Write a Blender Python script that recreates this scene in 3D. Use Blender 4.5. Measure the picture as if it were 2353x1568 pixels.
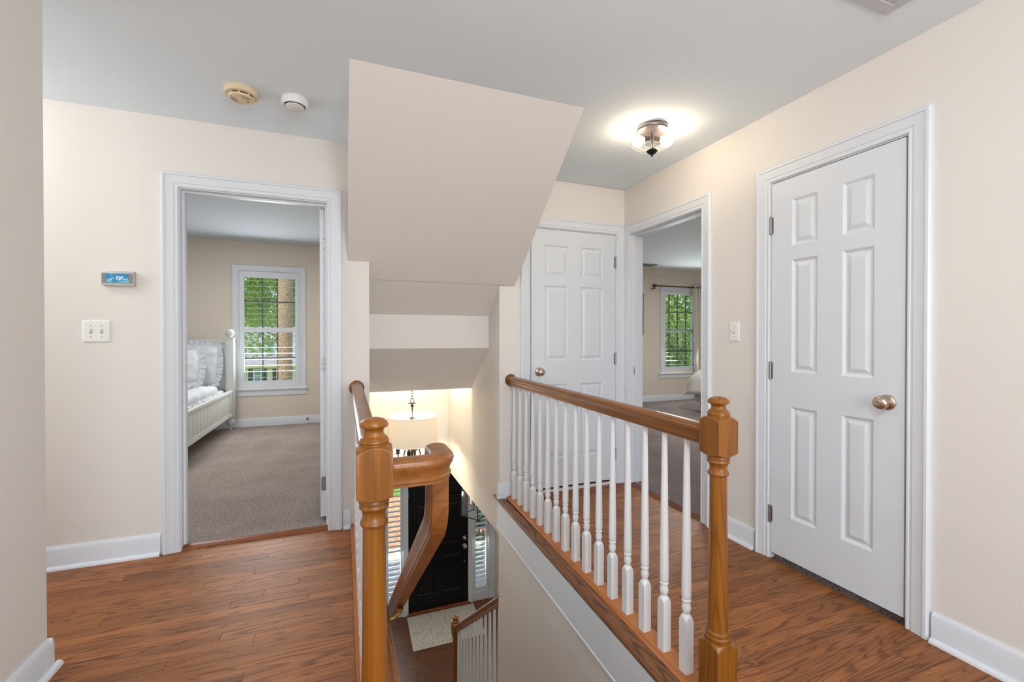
import bpy, bmesh, math, random
from mathutils import Vector, Matrix
random.seed(7)
scene = bpy.context.scene
for o in list(bpy.data.objects):
    bpy.data.objects.remove(o)
COL = scene.collection

# ------------------------------------------------------------------ camera
cam_d = bpy.data.cameras.new('camera'); cam_d.sensor_width = 36.0
cam_d.lens = 36.0 * 1014.5 / 2353.0; cam_d.clip_start = 0.03; cam_d.clip_end = 400
cam = bpy.data.objects.new('camera', cam_d); COL.objects.link(cam)
cam.location = (0, 0, 1.208)
cam.rotation_euler = (math.radians(90 - 0.423), 0, math.radians(-20.816))
scene.camera = cam

# ------------------------------------------------------------------ world, sun, lights, exposure
world = bpy.data.worlds.new('world'); scene.world = world; world.use_nodes = True
wn = world.node_tree.nodes; wl = world.node_tree.links
sky = wn.new('ShaderNodeTexSky'); sky.sky_type = 'NISHITA'; sky.sun_disc = False
sky.sun_elevation = math.radians(65); sky.sun_rotation = math.radians(200)
wn['Background'].inputs[1].default_value = 0.22
wl.new(sky.outputs[0], wn['Background'].inputs[0])
sd = bpy.data.lights.new('sun', 'SUN'); sd.energy = 4.0; sd.angle = 0.01; sd.color = (1.0, 0.95, 0.86)
sun = bpy.data.objects.new('sun', sd); COL.objects.link(sun)
sun.rotation_euler = Vector((0.8 * 0.42, 0.6 * 0.42, -0.907)).to_track_quat('-Z', 'Y').to_euler()
scene.view_settings.view_transform = 'Standard'
scene.view_settings.look = 'None'
scene.view_settings.gamma = 1.0
scene.view_settings.use_curve_mapping = False
scene.view_settings.exposure = 0.55

def area_light(name, loc, target, sx, sy, power, color=(1, 1, 1), shape='RECTANGLE'):
    d = bpy.data.lights.new(name, 'AREA'); d.shape = shape; d.size = sx
    if shape in ('RECTANGLE', 'ELLIPSE'): d.size_y = sy
    d.energy = power; d.color = color
    o = bpy.data.objects.new(name, d); COL.objects.link(o); o.location = loc
    o.rotation_euler = (Vector(target) - Vector(loc)).to_track_quat('-Z', 'Y').to_euler()
    return o
def point_light(name, loc, power, color, r=0.05):
    d = bpy.data.lights.new(name, 'POINT'); d.energy = power; d.color = color; d.shadow_soft_size = r
    o = bpy.data.objects.new(name, d); COL.objects.link(o); o.location = loc
    return o
# unseen fill light added at an opening behind the camera
area_light('fill_light_back_wall', (0.55, -2.55, 1.45), (0.55, 0, 1.35), 1.9, 1.5, 44, (0.90, 0.95, 1.0))
# unseen fill light added at the end of the side hall
area_light('fill_light_hall_end', (-3.44, 2.53, 1.5), (0, 2.5, 1.45), 0.7, 1.3, 10, (0.95, 0.97, 1.0))
# unseen light added high in the foyer shaft to brighten its walls
area_light('fill_light_foyer_shaft', (0.62, 4.0, 1.62), (0.62, 4.5, 0.2), 0.8, 0.3, 16, (1.0, 0.88, 0.70))
# ceiling lamp of the side hall, outside the frame
point_light('hall_lamp_light', (-2.1, 2.48, 2.33), 9.5, (1.0, 0.99, 0.97), 0.06)
point_light('fill_light_landing', (0.35, -0.15, 2.1), 27, (0.95, 0.98, 1.0), 0.15)  # unseen light added over the landing to lift the hall and stairwell
# unseen lights added to brighten the two bedrooms and the foyer room
area_light('fill_light_bedroom', (-1.5, 4.7, 2.45), (-1.5, 4.7, 0), 0.4, 0.4, 17, (0.96, 0.98, 1.0), 'DISK')
area_light('fill_light_primary_bedroom', (4.6, 4.0, 2.45), (4.6, 4.0, 0), 0.4, 0.4, 33, (0.98, 0.98, 1.0), 'DISK')
area_light('fill_light_foyer', (2.4, 4.4, -0.3), (2.3, 4.6, -2.9), 0.4, 0.4, 3.5, (1.0, 0.95, 0.88), 'DISK')
# daylight at the bedroom windows and the front door's sidelights
area_light('daylight_bedroom', (-0.94, 6.68, 1.4), (-0.94, 4, 0.9), 0.6, 1.3, 16, (0.93, 0.97, 1.0))
area_light('daylight_primary', (5.95, 6.62, 1.4), (5.6, 4, 0.9), 0.6, 1.3, 16, (0.95, 1.0, 0.95))
area_light('daylight_sidelight_a', (0.68, 6.56, -1.8), (0.7, 4, -2.9), 0.2, 1.6, 5, (0.85, 0.93, 1.0))
area_light('daylight_sidelight_b', (2.0, 6.56, -1.8), (1.9, 4, -2.9), 0.2, 1.6, 5, (0.85, 0.93, 1.0))

# ------------------------------------------------------------------ materials
def nt(name):
    m = bpy.data.materials.new(name); m.use_nodes = True
    return m, m.node_tree.nodes, m.node_tree.links, m.node_tree.nodes['Principled BSDF']
def lin(r, g, b):
    f = lambda c: (c / 255 / 12.92) if c / 255 <= 0.04045 else ((c / 255 + 0.055) / 1.055) ** 2.4
    return (f(r), f(g), f(b), 1)
def plain(name, col, rough=0.5, metal=0.0, spec=0.5, bump=0.0, bscale=300, var=0.0):
    m, n, l, b = nt(name)
    b.inputs['Base Color'].default_value = col; b.inputs['Roughness'].default_value = rough
    b.inputs['Metallic'].default_value = metal; b.inputs['Specular IOR Level'].default_value = spec
    if bump or var:
        tc = n.new('ShaderNodeTexCoord'); nz = n.new('ShaderNodeTexNoise')
        nz.inputs['Scale'].default_value = bscale; nz.inputs['Detail'].default_value = 3
        l.new(tc.outputs['Object'], nz.inputs['Vector'])
        if bump:
            bp = n.new('ShaderNodeBump'); bp.inputs['Strength'].default_value = bump; bp.inputs['Distance'].default_value = 0.002
            l.new(nz.outputs[0], bp.inputs['Height']); l.new(bp.outputs[0], b.inputs['Normal'])
        if var:
            mx = n.new('ShaderNodeMixRGB'); mx.blend_type = 'MULTIPLY'; mx.inputs[0].default_value = var
            mx.inputs[1].default_value = col; l.new(nz.outputs[0], mx.inputs[2]); l.new(mx.outputs[0], b.inputs['Base Color'])
    return m
def wood(name, light, mid, dark, axis='X', rough=0.35, gs=1.0, contrast=1.0, rnd=0.35, coat=0.15):
    """oak: cathedral bands and pores stretched along the given axis"""
    m, n, l, b = nt(name)
    tc = n.new('ShaderNodeTexCoord'); oi = n.new('ShaderNodeObjectInfo')
    ml = n.new('ShaderNodeMath'); ml.operation = 'MULTIPLY'; ml.inputs[1].default_value = 61.7
    l.new(oi.outputs['Random'], ml.inputs[0])
    cb = n.new('ShaderNodeCombineXYZ')
    for i in range(3): l.new(ml.outputs[0], cb.inputs[i])
    ad = n.new('ShaderNodeVectorMath'); ad.operation = 'ADD'
    l.new(tc.outputs['Object'], ad.inputs[0]); l.new(cb.outputs[0], ad.inputs[1])
    def mapped(along, across):
        mp = n.new('ShaderNodeMapping'); s = {'X': (along, across, across), 'Y': (across, along, across), 'Z': (across, across, along)}[axis]
        mp.inputs['Scale'].default_value = s; l.new(ad.outputs[0], mp.inputs[0]); return mp
    mp1 = mapped(0.8 * gs, 11 * gs)
    n1 = n.new('ShaderNodeTexNoise'); n1.inputs['Scale'].default_value = 1.0; n1.inputs['Detail'].default_value = 2.5; n1.inputs['Distortion'].default_value = 0.35
    l.new(mp1.outputs[0], n1.inputs['Vector'])
    m1 = n.new('ShaderNodeMath'); m1.operation = 'MULTIPLY'; m1.inputs[1].default_value = 120 if rough > 0.34 else 62; l.new(n1.outputs[0], m1.inputs[0])
    s1 = n.new('ShaderNodeMath'); s1.operation = 'SINE'; l.new(m1.outputs[0], s1.inputs[0])
    r1 = n.new('ShaderNodeMapRange'); r1.inputs[1].default_value = 0.25; r1.inputs[2].default_value = 1.0; r1.inputs[4].default_value = 0.85 * contrast
    l.new(s1.outputs[0], r1.inputs[0])
    mp2 = mapped(4.5 * gs, 300 * gs)
    n2 = n.new('ShaderNodeTexNoise'); n2.inputs['Scale'].default_value = 1.0; n2.inputs['Detail'].default_value = 3
    l.new(mp2.outputs[0], n2.inputs['Vector'])
    r2 = n.new('ShaderNodeMapRange'); r2.inputs[1].default_value = 0.47; r2.inputs[2].default_value = 0.68; r2.inputs[4].default_value = 0.6 * contrast
    l.new(n2.outputs[0], r2.inputs[0])
    mp3 = mapped(1.5 * gs, 22 * gs)
    n3 = n.new('ShaderNodeTexNoise'); n3.inputs['Scale'].default_value = 1.0; n3.inputs['Detail'].default_value = 2
    l.new(mp3.outputs[0], n3.inputs['Vector'])
    a = n.new('ShaderNodeMixRGB'); a.inputs[1].default_value = light; a.inputs[2].default_value = mid; l.new(n3.outputs[0], a.inputs[0])
    bb = n.new('ShaderNodeMixRGB'); bb.inputs[2].default_value = dark; l.new(r1.outputs[0], bb.inputs[0]); l.new(a.outputs[0], bb.inputs[1])
    c = n.new('ShaderNodeMixRGB'); c.inputs[2].default_value = dark; l.new(r2.outputs[0], c.inputs[0]); l.new(bb.outputs[0], c.inputs[1])
    rv = n.new('ShaderNodeMapRange'); rv.inputs[3].default_value = 1 - rnd; rv.inputs[4].default_value = 1 + rnd * 0.6
    l.new(oi.outputs['Random'], rv.inputs[0])
    h = n.new('ShaderNodeHueSaturation'); l.new(rv.outputs[0], h.inputs['Value']); l.new(c.outputs[0], h.inputs['Color'])
    l.new(h.outputs[0], b.inputs['Base Color'])
    b.inputs['Specular IOR Level'].default_value = 0.35; b.inputs['Roughness'].default_value = rough; b.inputs['Coat Weight'].default_value = coat; b.inputs['Coat Roughness'].default_value = 0.25
    bp = n.new('ShaderNodeBump'); bp.inputs['Strength'].default_value = 0.12; bp.inputs['Distance'].default_value = 0.001; bp.invert = True
    l.new(r2.outputs[0], bp.inputs['Height']); l.new(bp.outputs[0], b.inputs['Normal'])
    return m
def glass(name, tint=(1, 1, 1, 1), gloss=0.06):
    m, n, l, b = nt(name); n.remove(b)
    t = n.new('ShaderNodeBsdfTransparent'); t.inputs[0].default_value = tint
    g = n.new('ShaderNodeBsdfGlossy'); g.inputs['Roughness'].default_value = 0.03
    mx = n.new('ShaderNodeMixShader'); mx.inputs[0].default_value = gloss
    l.new(t.outputs[0], mx.inputs[1]); l.new(g.outputs[0], mx.inputs[2]); l.new(mx.outputs[0], n['Material Output'].inputs[0])
    return m
def emit(name, col, s):
    m, n, l, b = nt(name); b.inputs['Base Color'].default_value = col
    b.inputs['Emission Color'].default_value = col; b.inputs['Emission Strength'].default_value = s
    return m
def carpet(name, c1, c2):
    m, n, l, b = nt(name)
    tc = n.new('ShaderNodeTexCoord')
    a = n.new('ShaderNodeTexNoise'); a.inputs['Scale'].default_value = 95; a.inputs['Detail'].default_value = 4; a.inputs['Roughness'].default_value = 0.75
    v = n.new('ShaderNodeTexNoise'); v.inputs['Scale'].default_value = 3.2; v.inputs['Detail'].default_value = 3
    l.new(tc.outputs['Object'], a.inputs['Vector']); l.new(tc.outputs['Object'], v.inputs['Vector'])
    r = n.new('ShaderNodeMapRange'); r.inputs[1].default_value = 0.38; r.inputs[2].default_value = 0.62; l.new(a.outputs[0], r.inputs[0])
    mx = n.new('ShaderNodeMixRGB'); mx.inputs[1].default_value = c1; mx.inputs[2].default_value = c2; l.new(r.outputs[0], mx.inputs[0])
    m2 = n.new('ShaderNodeMixRGB'); m2.blend_type = 'MULTIPLY'; m2.inputs[0].default_value = 0.45; l.new(mx.outputs[0], m2.inputs[1])
    r2 = n.new('ShaderNodeMapRange'); r2.inputs[1].default_value = 0.3; r2.inputs[2].default_value = 0.7; r2.inputs[3].default_value = 0.55; l.new(v.outputs[0], r2.inputs[0]); l.new(r2.outputs[0], m2.inputs[2])
    l.new(m2.outputs[0], b.inputs['Base Color']); b.inputs['Roughness'].default_value = 1; b.inputs['Specular IOR Level'].default_value = 0.05
    bp = n.new('ShaderNodeBump'); bp.inputs['Strength'].default_value = 0.9; bp.inputs['Distance'].default_value = 0.012
    l.new(a.outputs[0], bp.inputs['Height']); l.new(bp.outputs[0], b.inputs['Normal'])
    return m
def speckle(name, cols, scale, rough=0.9, bump=0.5, stretch=(1, 1, 1), vor=False):
    m, n, l, b = nt(name)
    tc = n.new('ShaderNodeTexCoord'); mp = n.new('ShaderNodeMapping'); mp.inputs['Scale'].default_value = stretch
    t = n.new('ShaderNodeTexVoronoi' if vor else 'ShaderNodeTexNoise'); t.inputs['Scale'].default_value = scale
    if not vor: t.inputs['Detail'].default_value = 5; t.inputs['Roughness'].default_value = 0.7
    l.new(tc.outputs['Object'], mp.inputs[0]); l.new(mp.outputs[0], t.inputs['Vector'])
    cr = n.new('ShaderNodeValToRGB'); e = cr.color_ramp.elements
    lo, hi = (0.0, 1.0) if vor else (0.3, 0.7)
    e[0].position = lo; e[0].color = cols[0]; e[1].position = hi; e[1].color = cols[-1]
    for i, c in enumerate(cols[1:-1]):
        x = e.new(lo + (hi - lo) * (i + 1) / (len(cols) - 1)); x.color = c
    l.new(t.outputs[0], cr.inputs[0]); l.new(cr.outputs[0], b.inputs['Base Color'])
    b.inputs['Roughness'].default_value = rough; b.inputs['Specular IOR Level'].default_value = 0.2
    if bump:
        bp = n.new('ShaderNodeBump'); bp.inputs['Strength'].default_value = bump; bp.inputs['Distance'].default_value = 0.02
        l.new(t.outputs[0], bp.inputs['Height']); l.new(bp.outputs[0], b.inputs['Normal'])
    return m

M = {}
M['paint'] = plain('cream_wall_paint', lin(228, 223, 217), 0.6, spec=0.3, bump=0.08, bscale=220)
M['tan'] = plain('bedroom_wall_paint', lin(224, 213, 198), 0.65, spec=0.3, bump=0.08, bscale=220)
M['ceil'] = plain('ceiling_paint', lin(234, 245, 251), 0.8, spec=0.2, bump=0.06, bscale=180)
M['ceil_shaded'] = plain('shaded_ceiling_paint', lin(196, 203, 210), 0.8, spec=0.2)  # ceiling paint darkened, the dim bedroom's shade put into the colour
M['white'] = plain('white_trim_paint', lin(222, 226, 231), 0.38, spec=0.4)
M['door'] = plain('white_door_paint', lin(220, 225, 230), 0.42, spec=0.4, bump=0.03, bscale=60)
M['baluster'] = plain('baluster_paint', lin(228, 229, 230), 0.4)
M['floor'] = wood('oak_floor', lin(174, 112, 62), lin(146, 87, 44), lin(84, 45, 20), 'X', 0.48, 1.0, 0.8, 0.28, 0.03)
M['floor_foyer'] = wood('shaded_oak_foyer_floor', lin(118, 74, 44), lin(92, 56, 32), lin(52, 30, 16), 'X', 0.4, 1.0, 0.8, 0.0, 0.1)  # oak darkened, the foyer's shade is put into the colour
M['nosing'] = wood('oak_nosing', lin(150, 96, 56), lin(118, 72, 40), lin(62, 36, 20), 'Y', 0.38, 1.0, 0.9, 0.1)
M['plate'] = wood('oak_base_rail', lin(190, 120, 62), lin(172, 102, 48), lin(130, 74, 34), 'Y', 0.4, 0.7, 0.5, 0.1)
M['railY'] = wood('oak_rail_long', lin(152, 96, 44), lin(130, 78, 30), lin(96, 54, 18), 'Y', 0.33, 0.55, 0.45, 0.08, 0.22)
M['newel'] = wood('oak_newel', lin(148, 92, 28), lin(126, 74, 17), lin(92, 50, 9), 'Z', 0.33, 0.55, 0.55, 0.08, 0.22)
M['thresh'] = wood('oak_threshold', lin(158, 92, 50), lin(128, 70, 36), lin(78, 42, 22), 'X', 0.4, 1.0, 0.8, 0.1)
M['carpet'] = carpet('taupe_carpet', lin(140, 124, 116), lin(206, 190, 181))
M['carpet2'] = carpet('grey_carpet', lin(112, 100, 98), lin(176, 160, 156))
M['nickel'] = plain('satin_nickel', lin(196, 178, 162), 0.28, 1.0)
M['steel'] = plain('hinge_steel', lin(150, 150, 152), 0.4, 1.0)
M['bronze'] = plain('dark_bronze', lin(42, 34, 32), 0.42, 0.6)
M['black'] = plain('black_iron', lin(22, 20, 20), 0.45, 0.4)
M['blackdoor'] = plain('black_door_paint', lin(9, 10, 13), 0.45, spec=0.3, bump=0.04, bscale=50)
M['plastic'] = plain('white_plastic', lin(236, 236, 234), 0.35)
M['ivory'] = plain('aged_ivory_plastic', lin(228, 208, 174), 0.45)
M['dark'] = plain('dark_slot', lin(40, 34, 28), 0.8)
M['silver'] = plain('silver_plastic', lin(190, 188, 184), 0.4, 0.3)
M['grey'] = plain('grey_plastic', lin(140, 134, 126), 0.45, 0.2)
M['glass'] = glass('window_glass')
M['brass'] = plain('brass', lin(190, 150, 80), 0.3, 1.0)
bm_, bn_, bl_, bb_ = nt('lit_bulb'); bn_.remove(bb_)
be_ = bn_.new('ShaderNodeEmission'); be_.inputs[0].default_value = (1.0, 0.84, 0.6, 1); be_.inputs[1].default_value = 22
bt_ = bn_.new('ShaderNodeBsdfTransparent'); bx2 = bn_.new('ShaderNodeMixShader'); bx2.inputs[0].default_value = 0.4
bl_.new(bt_.outputs[0], bx2.inputs[1]); bl_.new(be_.outputs[0], bx2.inputs[2]); bl_.new(bx2.outputs[0], bn_['Material Output'].inputs[0])
M['bulb'] = bm_
M['linen'] = plain('white_linen', lin(206, 208, 211), 0.85, spec=0.1, bump=0.15, bscale=120)
M['bedpaint'] = plain('worn_white_furniture_paint', lin(208, 210, 205), 0.5)
M['quilt'] = plain('grey_quilt', lin(212, 206, 200), 0.9, spec=0.1, bump=0.3, bscale=60)
M['soil'] = None

# ------------------------------------------------------------------ geometry helpers
class MB:
    def __init__(s, T=None): s.v = []; s.f = []; s.T = T
    def add(s, vs, fs):
        k = len(s.v)
        s.v += [s.T(*p) if s.T else tuple(p) for p in vs]
        s.f += [tuple(i + k for i in q) for q in fs]
        return s
    def box(s, x0, x1, y0, y1, z0, z1):
        return s.add([(x0, y0, z0), (x1, y0, z0), (x1, y1, z0), (x0, y1, z0), (x0, y0, z1), (x1, y0, z1), (x1, y1, z1), (x0, y1, z1)],
                     [(0, 3, 2, 1), (4, 5, 6, 7), (0, 1, 5, 4), (1, 2, 6, 5), (2, 3, 7, 6), (3, 0, 4, 7)])
    def bbox(s, x0, x1, y0, y1, z0, z1, c=0.003):
        """box with all edges chamfered a little"""
        bm = bmesh.new(); bmesh.ops.create_cube(bm, size=1)
        for v in bm.verts: v.co = ((x0 + x1) / 2 + v.co.x * (x1 - x0), (y0 + y1) / 2 + v.co.y * (y1 - y0), (z0 + z1) / 2 + v.co.z * (z1 - z0))
        bmesh.ops.bevel(bm, geom=bm.edges[:], offset=c, segments=2, affect='EDGES', profile=0.5)
        bm.verts.index_update()
        s.add([tuple(v.co) for v in bm.verts], [tuple(v.index for v in f.verts) for f in bm.faces]); bm.free(); return s
    def prism(s, poly, a, b, axis):
        """extrude a 2-D polygon from a to b along an axis"""
        P = {'x': lambda q, t: (t, q[0], q[1]), 'y': lambda q, t: (q[0], t, q[1]), 'z': lambda q, t: (q[0], q[1], t)}[axis]
        n = len(poly)
        return s.add([P(q, a) for q in poly] + [P(q, b) for q in poly],
                     [tuple(range(n))[::-1], tuple(range(n, 2 * n))] + [(i, (i + 1) % n, n + (i + 1) % n, n + i) for i in range(n)])
    def lathe(s, prof, c=(0, 0, 0), seg=24, basis=None, clip=None, rot=0.0, closed=True):
        """prof: list of (r, h); clip: half side of a square section"""
        U, V, W = basis or (Vector((1, 0, 0)), Vector((0, 1, 0)), Vector((0, 0, 1)))
        C = Vector(c); vs = []; fs = []
        for r, h in prof:
            for i in range(seg):
                t = 2 * math.pi * i / seg + (math.pi / 4 if clip else 0)
                rr = r
                if clip: rr = min(r, clip / max(abs(math.cos(t)), abs(math.sin(t))))
                vs.append(tuple(C + U * (rr * math.cos(t)) + V * (rr * math.sin(t)) + W * h))
        for j in range(len(prof) - 1):
            for i in range(seg):
                k = (i + 1) % seg
                fs.append((j * seg + i, j * seg + k, (j + 1) * seg + k, (j + 1) * seg + i))
        if closed:
            fs.append(tuple(range(seg))[::-1]); fs.append(tuple((len(prof) - 1) * seg + i for i in range(seg)))
        return s.add(vs, fs)
    def sweep(s, prof, frames, caps=True):
        """prof: closed list (a, b); frames: (pos, side, up)"""
        n = len(prof); vs = []; fs = []
        for p, a, u in frames:
            p, a, u = Vector(p), Vector(a), Vector(u)
            vs += [tuple(p + a * q[0] + u * q[1]) for q in prof]
        for j in range(len(frames) - 1):
            for i in range(n):
                k = (i + 1) % n
                fs.append((j * n + i, j * n + k, (j + 1) * n + k, (j + 1) * n + i))
        if caps: fs += [tuple(range(n))[::-1], tuple((len(frames) - 1) * n + i for i in range(n))]
        return s.add(vs, fs)
    def tube(s, pts, r, seg=10, closed=False):
        pts = [Vector(p) for p in pts]; fr = []; n = len(pts); up = None
        for i, p in enumerate(pts):
            if closed: t = pts[(i + 1) % n] - pts[i - 1]
            else: t = pts[min(i + 1, n - 1)] - pts[max(i - 1, 0)]
            t.normalize()
            if up is None:
                up = Vector((0, 0, 1)) if abs(t.z) < 0.9 else Vector((1, 0, 0))
            a = t.cross(up).normalized(); up = a.cross(t).normalized()
            fr.append((p, a, up))
        if closed: fr.append(fr[0])
        rr = r if callable(r) else (lambda i: r)
        prof = [(math.cos(2 * math.pi * i / seg), math.sin(2 * math.pi * i / seg)) for i in range(seg)]
        vs = []; fs = []
        for j, (p, a, u) in enumerate(fr):
            vs += [tuple(p + (a * q[0] + u * q[1]) * rr(j)) for q in prof]
        for j in range(len(fr) - 1):
            for i in range(seg):
                k = (i + 1) % seg
                fs.append((j * seg + i, j * seg + k, (j + 1) * seg + k, (j + 1) * seg + i))
        if not closed: fs += [tuple(range(seg))[::-1], tuple((len(fr) - 1) * seg + i for i in range(seg))]
        return s.add(vs, fs)
    def grid(s, fn, nu, nv):
        vs = [fn(i / nu, j / nv) for j in range(nv + 1) for i in range(nu + 1)]
        fs = [(j * (nu + 1) + i, j * (nu + 1) + i + 1, (j + 1) * (nu + 1) + i + 1, (j + 1) * (nu + 1) + i) for j in range(nv) for i in range(nu)]
        return s.add(vs, fs)
    def mesh(s, name, mat, origin=(0, 0, 0), smooth=True, angle=35, normals=True):
        me = bpy.data.meshes.new(name)
        ox, oy, oz = origin
        me.from_pydata([(x - ox, y - oy, z - oz) for x, y, z in s.v], [], s.f)
        if normals:
            bm = bmesh.new(); bm.from_mesh(me); bmesh.ops.recalc_face_normals(bm, faces=bm.faces[:]); bm.to_mesh(me); bm.free()
        if smooth:
            me.polygons.foreach_set('use_smooth', [True] * len(me.polygons)); me.set_sharp_from_angle(angle=math.radians(angle))
        me.materials.append(mat); me.update()
        return me
    def build(s, name, mat, parent=None, origin=None, **k):
        if parent is not None: origin = wloc(parent)
        if origin is None:
            xs = [p[0] for p in s.v]; ys = [p[1] for p in s.v]; zs = [p[2] for p in s.v]
            origin = ((min(xs) + max(xs)) / 2, (min(ys) + max(ys)) / 2, min(zs))
        o = bpy.data.objects.new(name, s.mesh(name, mat, origin, **k)); COL.objects.link(o)
        if parent is not None: o.parent = parent
        else: o.location = origin
        return o
def wloc(o):
    v = Vector((0, 0, 0))
    while o is not None: v += o.location; o = o.parent
    return tuple(v)
def tag(o, label, cat, group=None, kind=None):
    o['label'] = label; o['category'] = cat
    if group: o['group'] = group
    if kind: o['kind'] = kind
    return o
def thing(name, label, cat, loc, group=None, kind=None):
    o = bpy.data.objects.new(name, None); COL.objects.link(o); o.location = loc; o.empty_display_size = 0.1
    return tag(o, label, cat, group, kind)
def struct(name, label, cat, mb, mat, **k):
    return tag(mb.build(name, mat, **k), label, cat, kind='structure')
def inst(name, me, parent, loc, rot=(0, 0, 0)):
    """a piece that shares its mesh with the others of its kind; loc in world space"""
    o = bpy.data.objects.new(name, me); COL.objects.link(o); o.parent = parent
    o.location = Vector(loc) - Vector(wloc(parent)); o.rotation_euler = rot
    return o
def boxes(*bs):
    m = MB()
    for b in bs: m.box(*b)
    return m
def wall_y(x0, x1, y0, y1, z0, z1, ops):
    """wall running along x with openings (xa, xb, za, zb)"""
    m = MB(); x = x0
    for xa, xb, za, zb in sorted(ops):
        m.box(x, xa, y0, y1, z0, z1)
        if za > z0: m.box(xa, xb, y0, y1, z0, za)
        if zb < z1: m.box(xa, xb, y0, y1, zb, z1)
        x = xb
    m.box(x, x1, y0, y1, z0, z1); return m
def wall_x(x0, x1, y0, y1, z0, z1, ops):
    m = wall_y(y0, y1, x0, x1, z0, z1, ops); m.v = [(b, a, c) for a, b, c in m.v]; return m

XR, YL, YC, H = 2.19, 2.993, 3.118, 2.44
ZF, ZC = -2.9, -0.27            # foyer floor and ceiling
YB = 6.75                       # front wall of the bedrooms
YD = 6.617                      # front door wall, inner face
ZB = 2.487                      # bedroom ceilings
def xb(y): return 1.173 - 0.0195 * (3.035 - y)      # line of the balusters beside the stairwell

# ------------------------------------------------------------------ setting: walls
struct('wall_front_left', 'cream hallway wall with the carpeted bedroom doorway, thermostat and double switch', 'wall',
       wall_y(-3.4, 0.152, YL, 3.108, -0.012, 2.6, [(-0.875, -0.087, -0.012, 2.062)]), M['paint'])
struct('wall_front_right', 'narrow cream end wall around the closed closet door', 'wall',
       wall_y(1.085, XR, YC, 3.233, -0.012, 2.6, [(1.325, 2.112, -0.012, 2.07)]), M['paint'])
struct('wall_right', 'long cream right wall with two doorways and a single light switch', 'wall',
       wall_x(XR, 2.305, -2.6, YB, -0.012, 2.6, [(1.122, 1.77, -0.012, 2.062), (2.252, 3.045, -0.012, 2.062)]), M['paint'])
struct('wall_left', 'cream wall end at the left edge of the picture', 'wall',
       boxes((-1.121, -1.006, -2.6, 2.08, -0.012, 2.6), (-3.4, -1.121, 1.965, 2.08, -0.012, 2.6)), M['paint'])
struct('wall_hall_end', 'end wall of the side hall with an opening added for fill light', 'wall', wall_x(-3.52, -3.4, 1.9, 6.9, -0.2, 2.6, [(2.18, 2.88, 0.85, 2.15)]), M['paint'])  # opening added to go with the hall-end fill light
struct('wall_back', 'wall behind the viewpoint with a wide opening added for fill light', 'wall',
       wall_y(-1.121, 2.305, -2.72, -2.6, -0.012, 2.6, [(-0.4, 1.5, 0.7, 2.2)]), M['paint'])  # unseen opening added for the fill light behind the camera
struct('ceiling', 'smooth pale grey hallway ceiling', 'ceiling', boxes((-3.5, 2.25, -2.7, 3.11, H, 2.55)), M['ceil'])

# sloped soffit over the stairwell
sl = 0.8165
struct('ceiling_soffit', 'large sloped cream soffit hanging over the stairwell', 'soffit',
       MB().prism([(2.083, H + 0.01), (2.0835, H - 0.0005), (3.114, H - sl * (3.114 - 2.083)), (3.114, H + 0.01)], 0.025, 1.205, 'x')
           .prism([(3.11, H - sl * (3.11 - 2.083)), (3.38, 1.381), (3.38, 1.127), (3.895, 0.748), (3.895, 2.5), (3.11, 2.5)], 0.1, 1.15, 'x'), M['paint'], smooth=False)
struct('wall_stair_left', 'left wall of the stairwell running down to the foyer', 'wall',
       boxes((0.1, 0.152, 3.105, 4.9, ZC, 2.5), (0.037, 0.152, 0.95, 6.66, ZF - 0.05, -0.03), (0.037, 0.152, 3.105, 6.66, -0.03, 0.0)), M['paint'])
def skew(y): return 1.085 - 0.021 * (3.14 - y)
struct('wall_stair_right', 'cream right wall of the stairwell above the foyer', 'wall', boxes((1.085, 1.2, 3.233, 4.9, ZC, 2.5), (1.085, 1.2, 3.14, 3.233, ZC, -0.0125)), M['paint'])
mb = MB().prism([(skew(0.95), 0.95), (1.2, 0.95), (1.2, 3.14), (1.085, 3.14)], ZF - 0.05, -0.022, 'z')
struct('wall_stair_lower', 'cream right wall of the stairs below the white trim board', 'wall', mb, M['paint'])
struct('wall_foyer_upper', 'warm lit wall high in the foyer behind the drum chandelier', 'wall', boxes((0.1, 1.2, 4.88, 4.98, ZC, 2.5)), M['paint'])
struct('ceiling_foyer_shaft', 'ceiling that the chandelier hangs from, set low to bounce light', 'ceiling', boxes((0.1, 1.2, 3.88, 4.98, 1.65, 1.75)), M['ceil'])  # unseen ceiling, lowered so that it bounces more light down the shaft
struct('ceiling_foyer', 'low foyer ceiling in front of the entry door', 'ceiling',
       boxes((1.2, 3.1, 3.15, 6.7, ZC, -0.15), (0.1, 1.2, 4.9, 6.7, ZC, -0.15)), M['ceil'])
struct('wall_foyer_right', 'right wall of the foyer', 'wall', boxes((3.0, 3.1, 3.1, 6.7, ZF, -0.1)), M['paint'])
struct('wall_foyer_back', 'rear wall of the room beside the stairs', 'wall', boxes((1.2, 3.1, 3.05, 3.15, ZF, -0.1)), M['paint'])
struct('wall_front_entry', 'entry wall around the black front door and its sidelights', 'wall',
       wall_y(0.1, 3.1, YD, YD + 0.13, ZF, -0.1, [(0.545, 2.125, ZF, -0.84)]), M['paint'])
struct('wall_bedroom_front', 'tan bedroom wall with the shuttered window', 'wall',
       wall_y(-3.52, 0.1, YB, YB + 0.14, -0.3, 2.6, [(-1.30, -0.572, 0.545, 2.10)]), M['tan'])
struct('wall_bedroom_right', 'right wall of the front bedroom behind the open door', 'wall', boxes((0.037, 0.099, 3.108, YB, -0.0, 2.6)), M['tan'])
struct('ceiling_bedroom', 'bedroom ceiling with shade in its colour seen through the left doorway', 'ceiling', boxes((-3.5, 0.05, 3.1, 6.8, ZB, 2.55)), M['ceil_shaded'])
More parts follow.
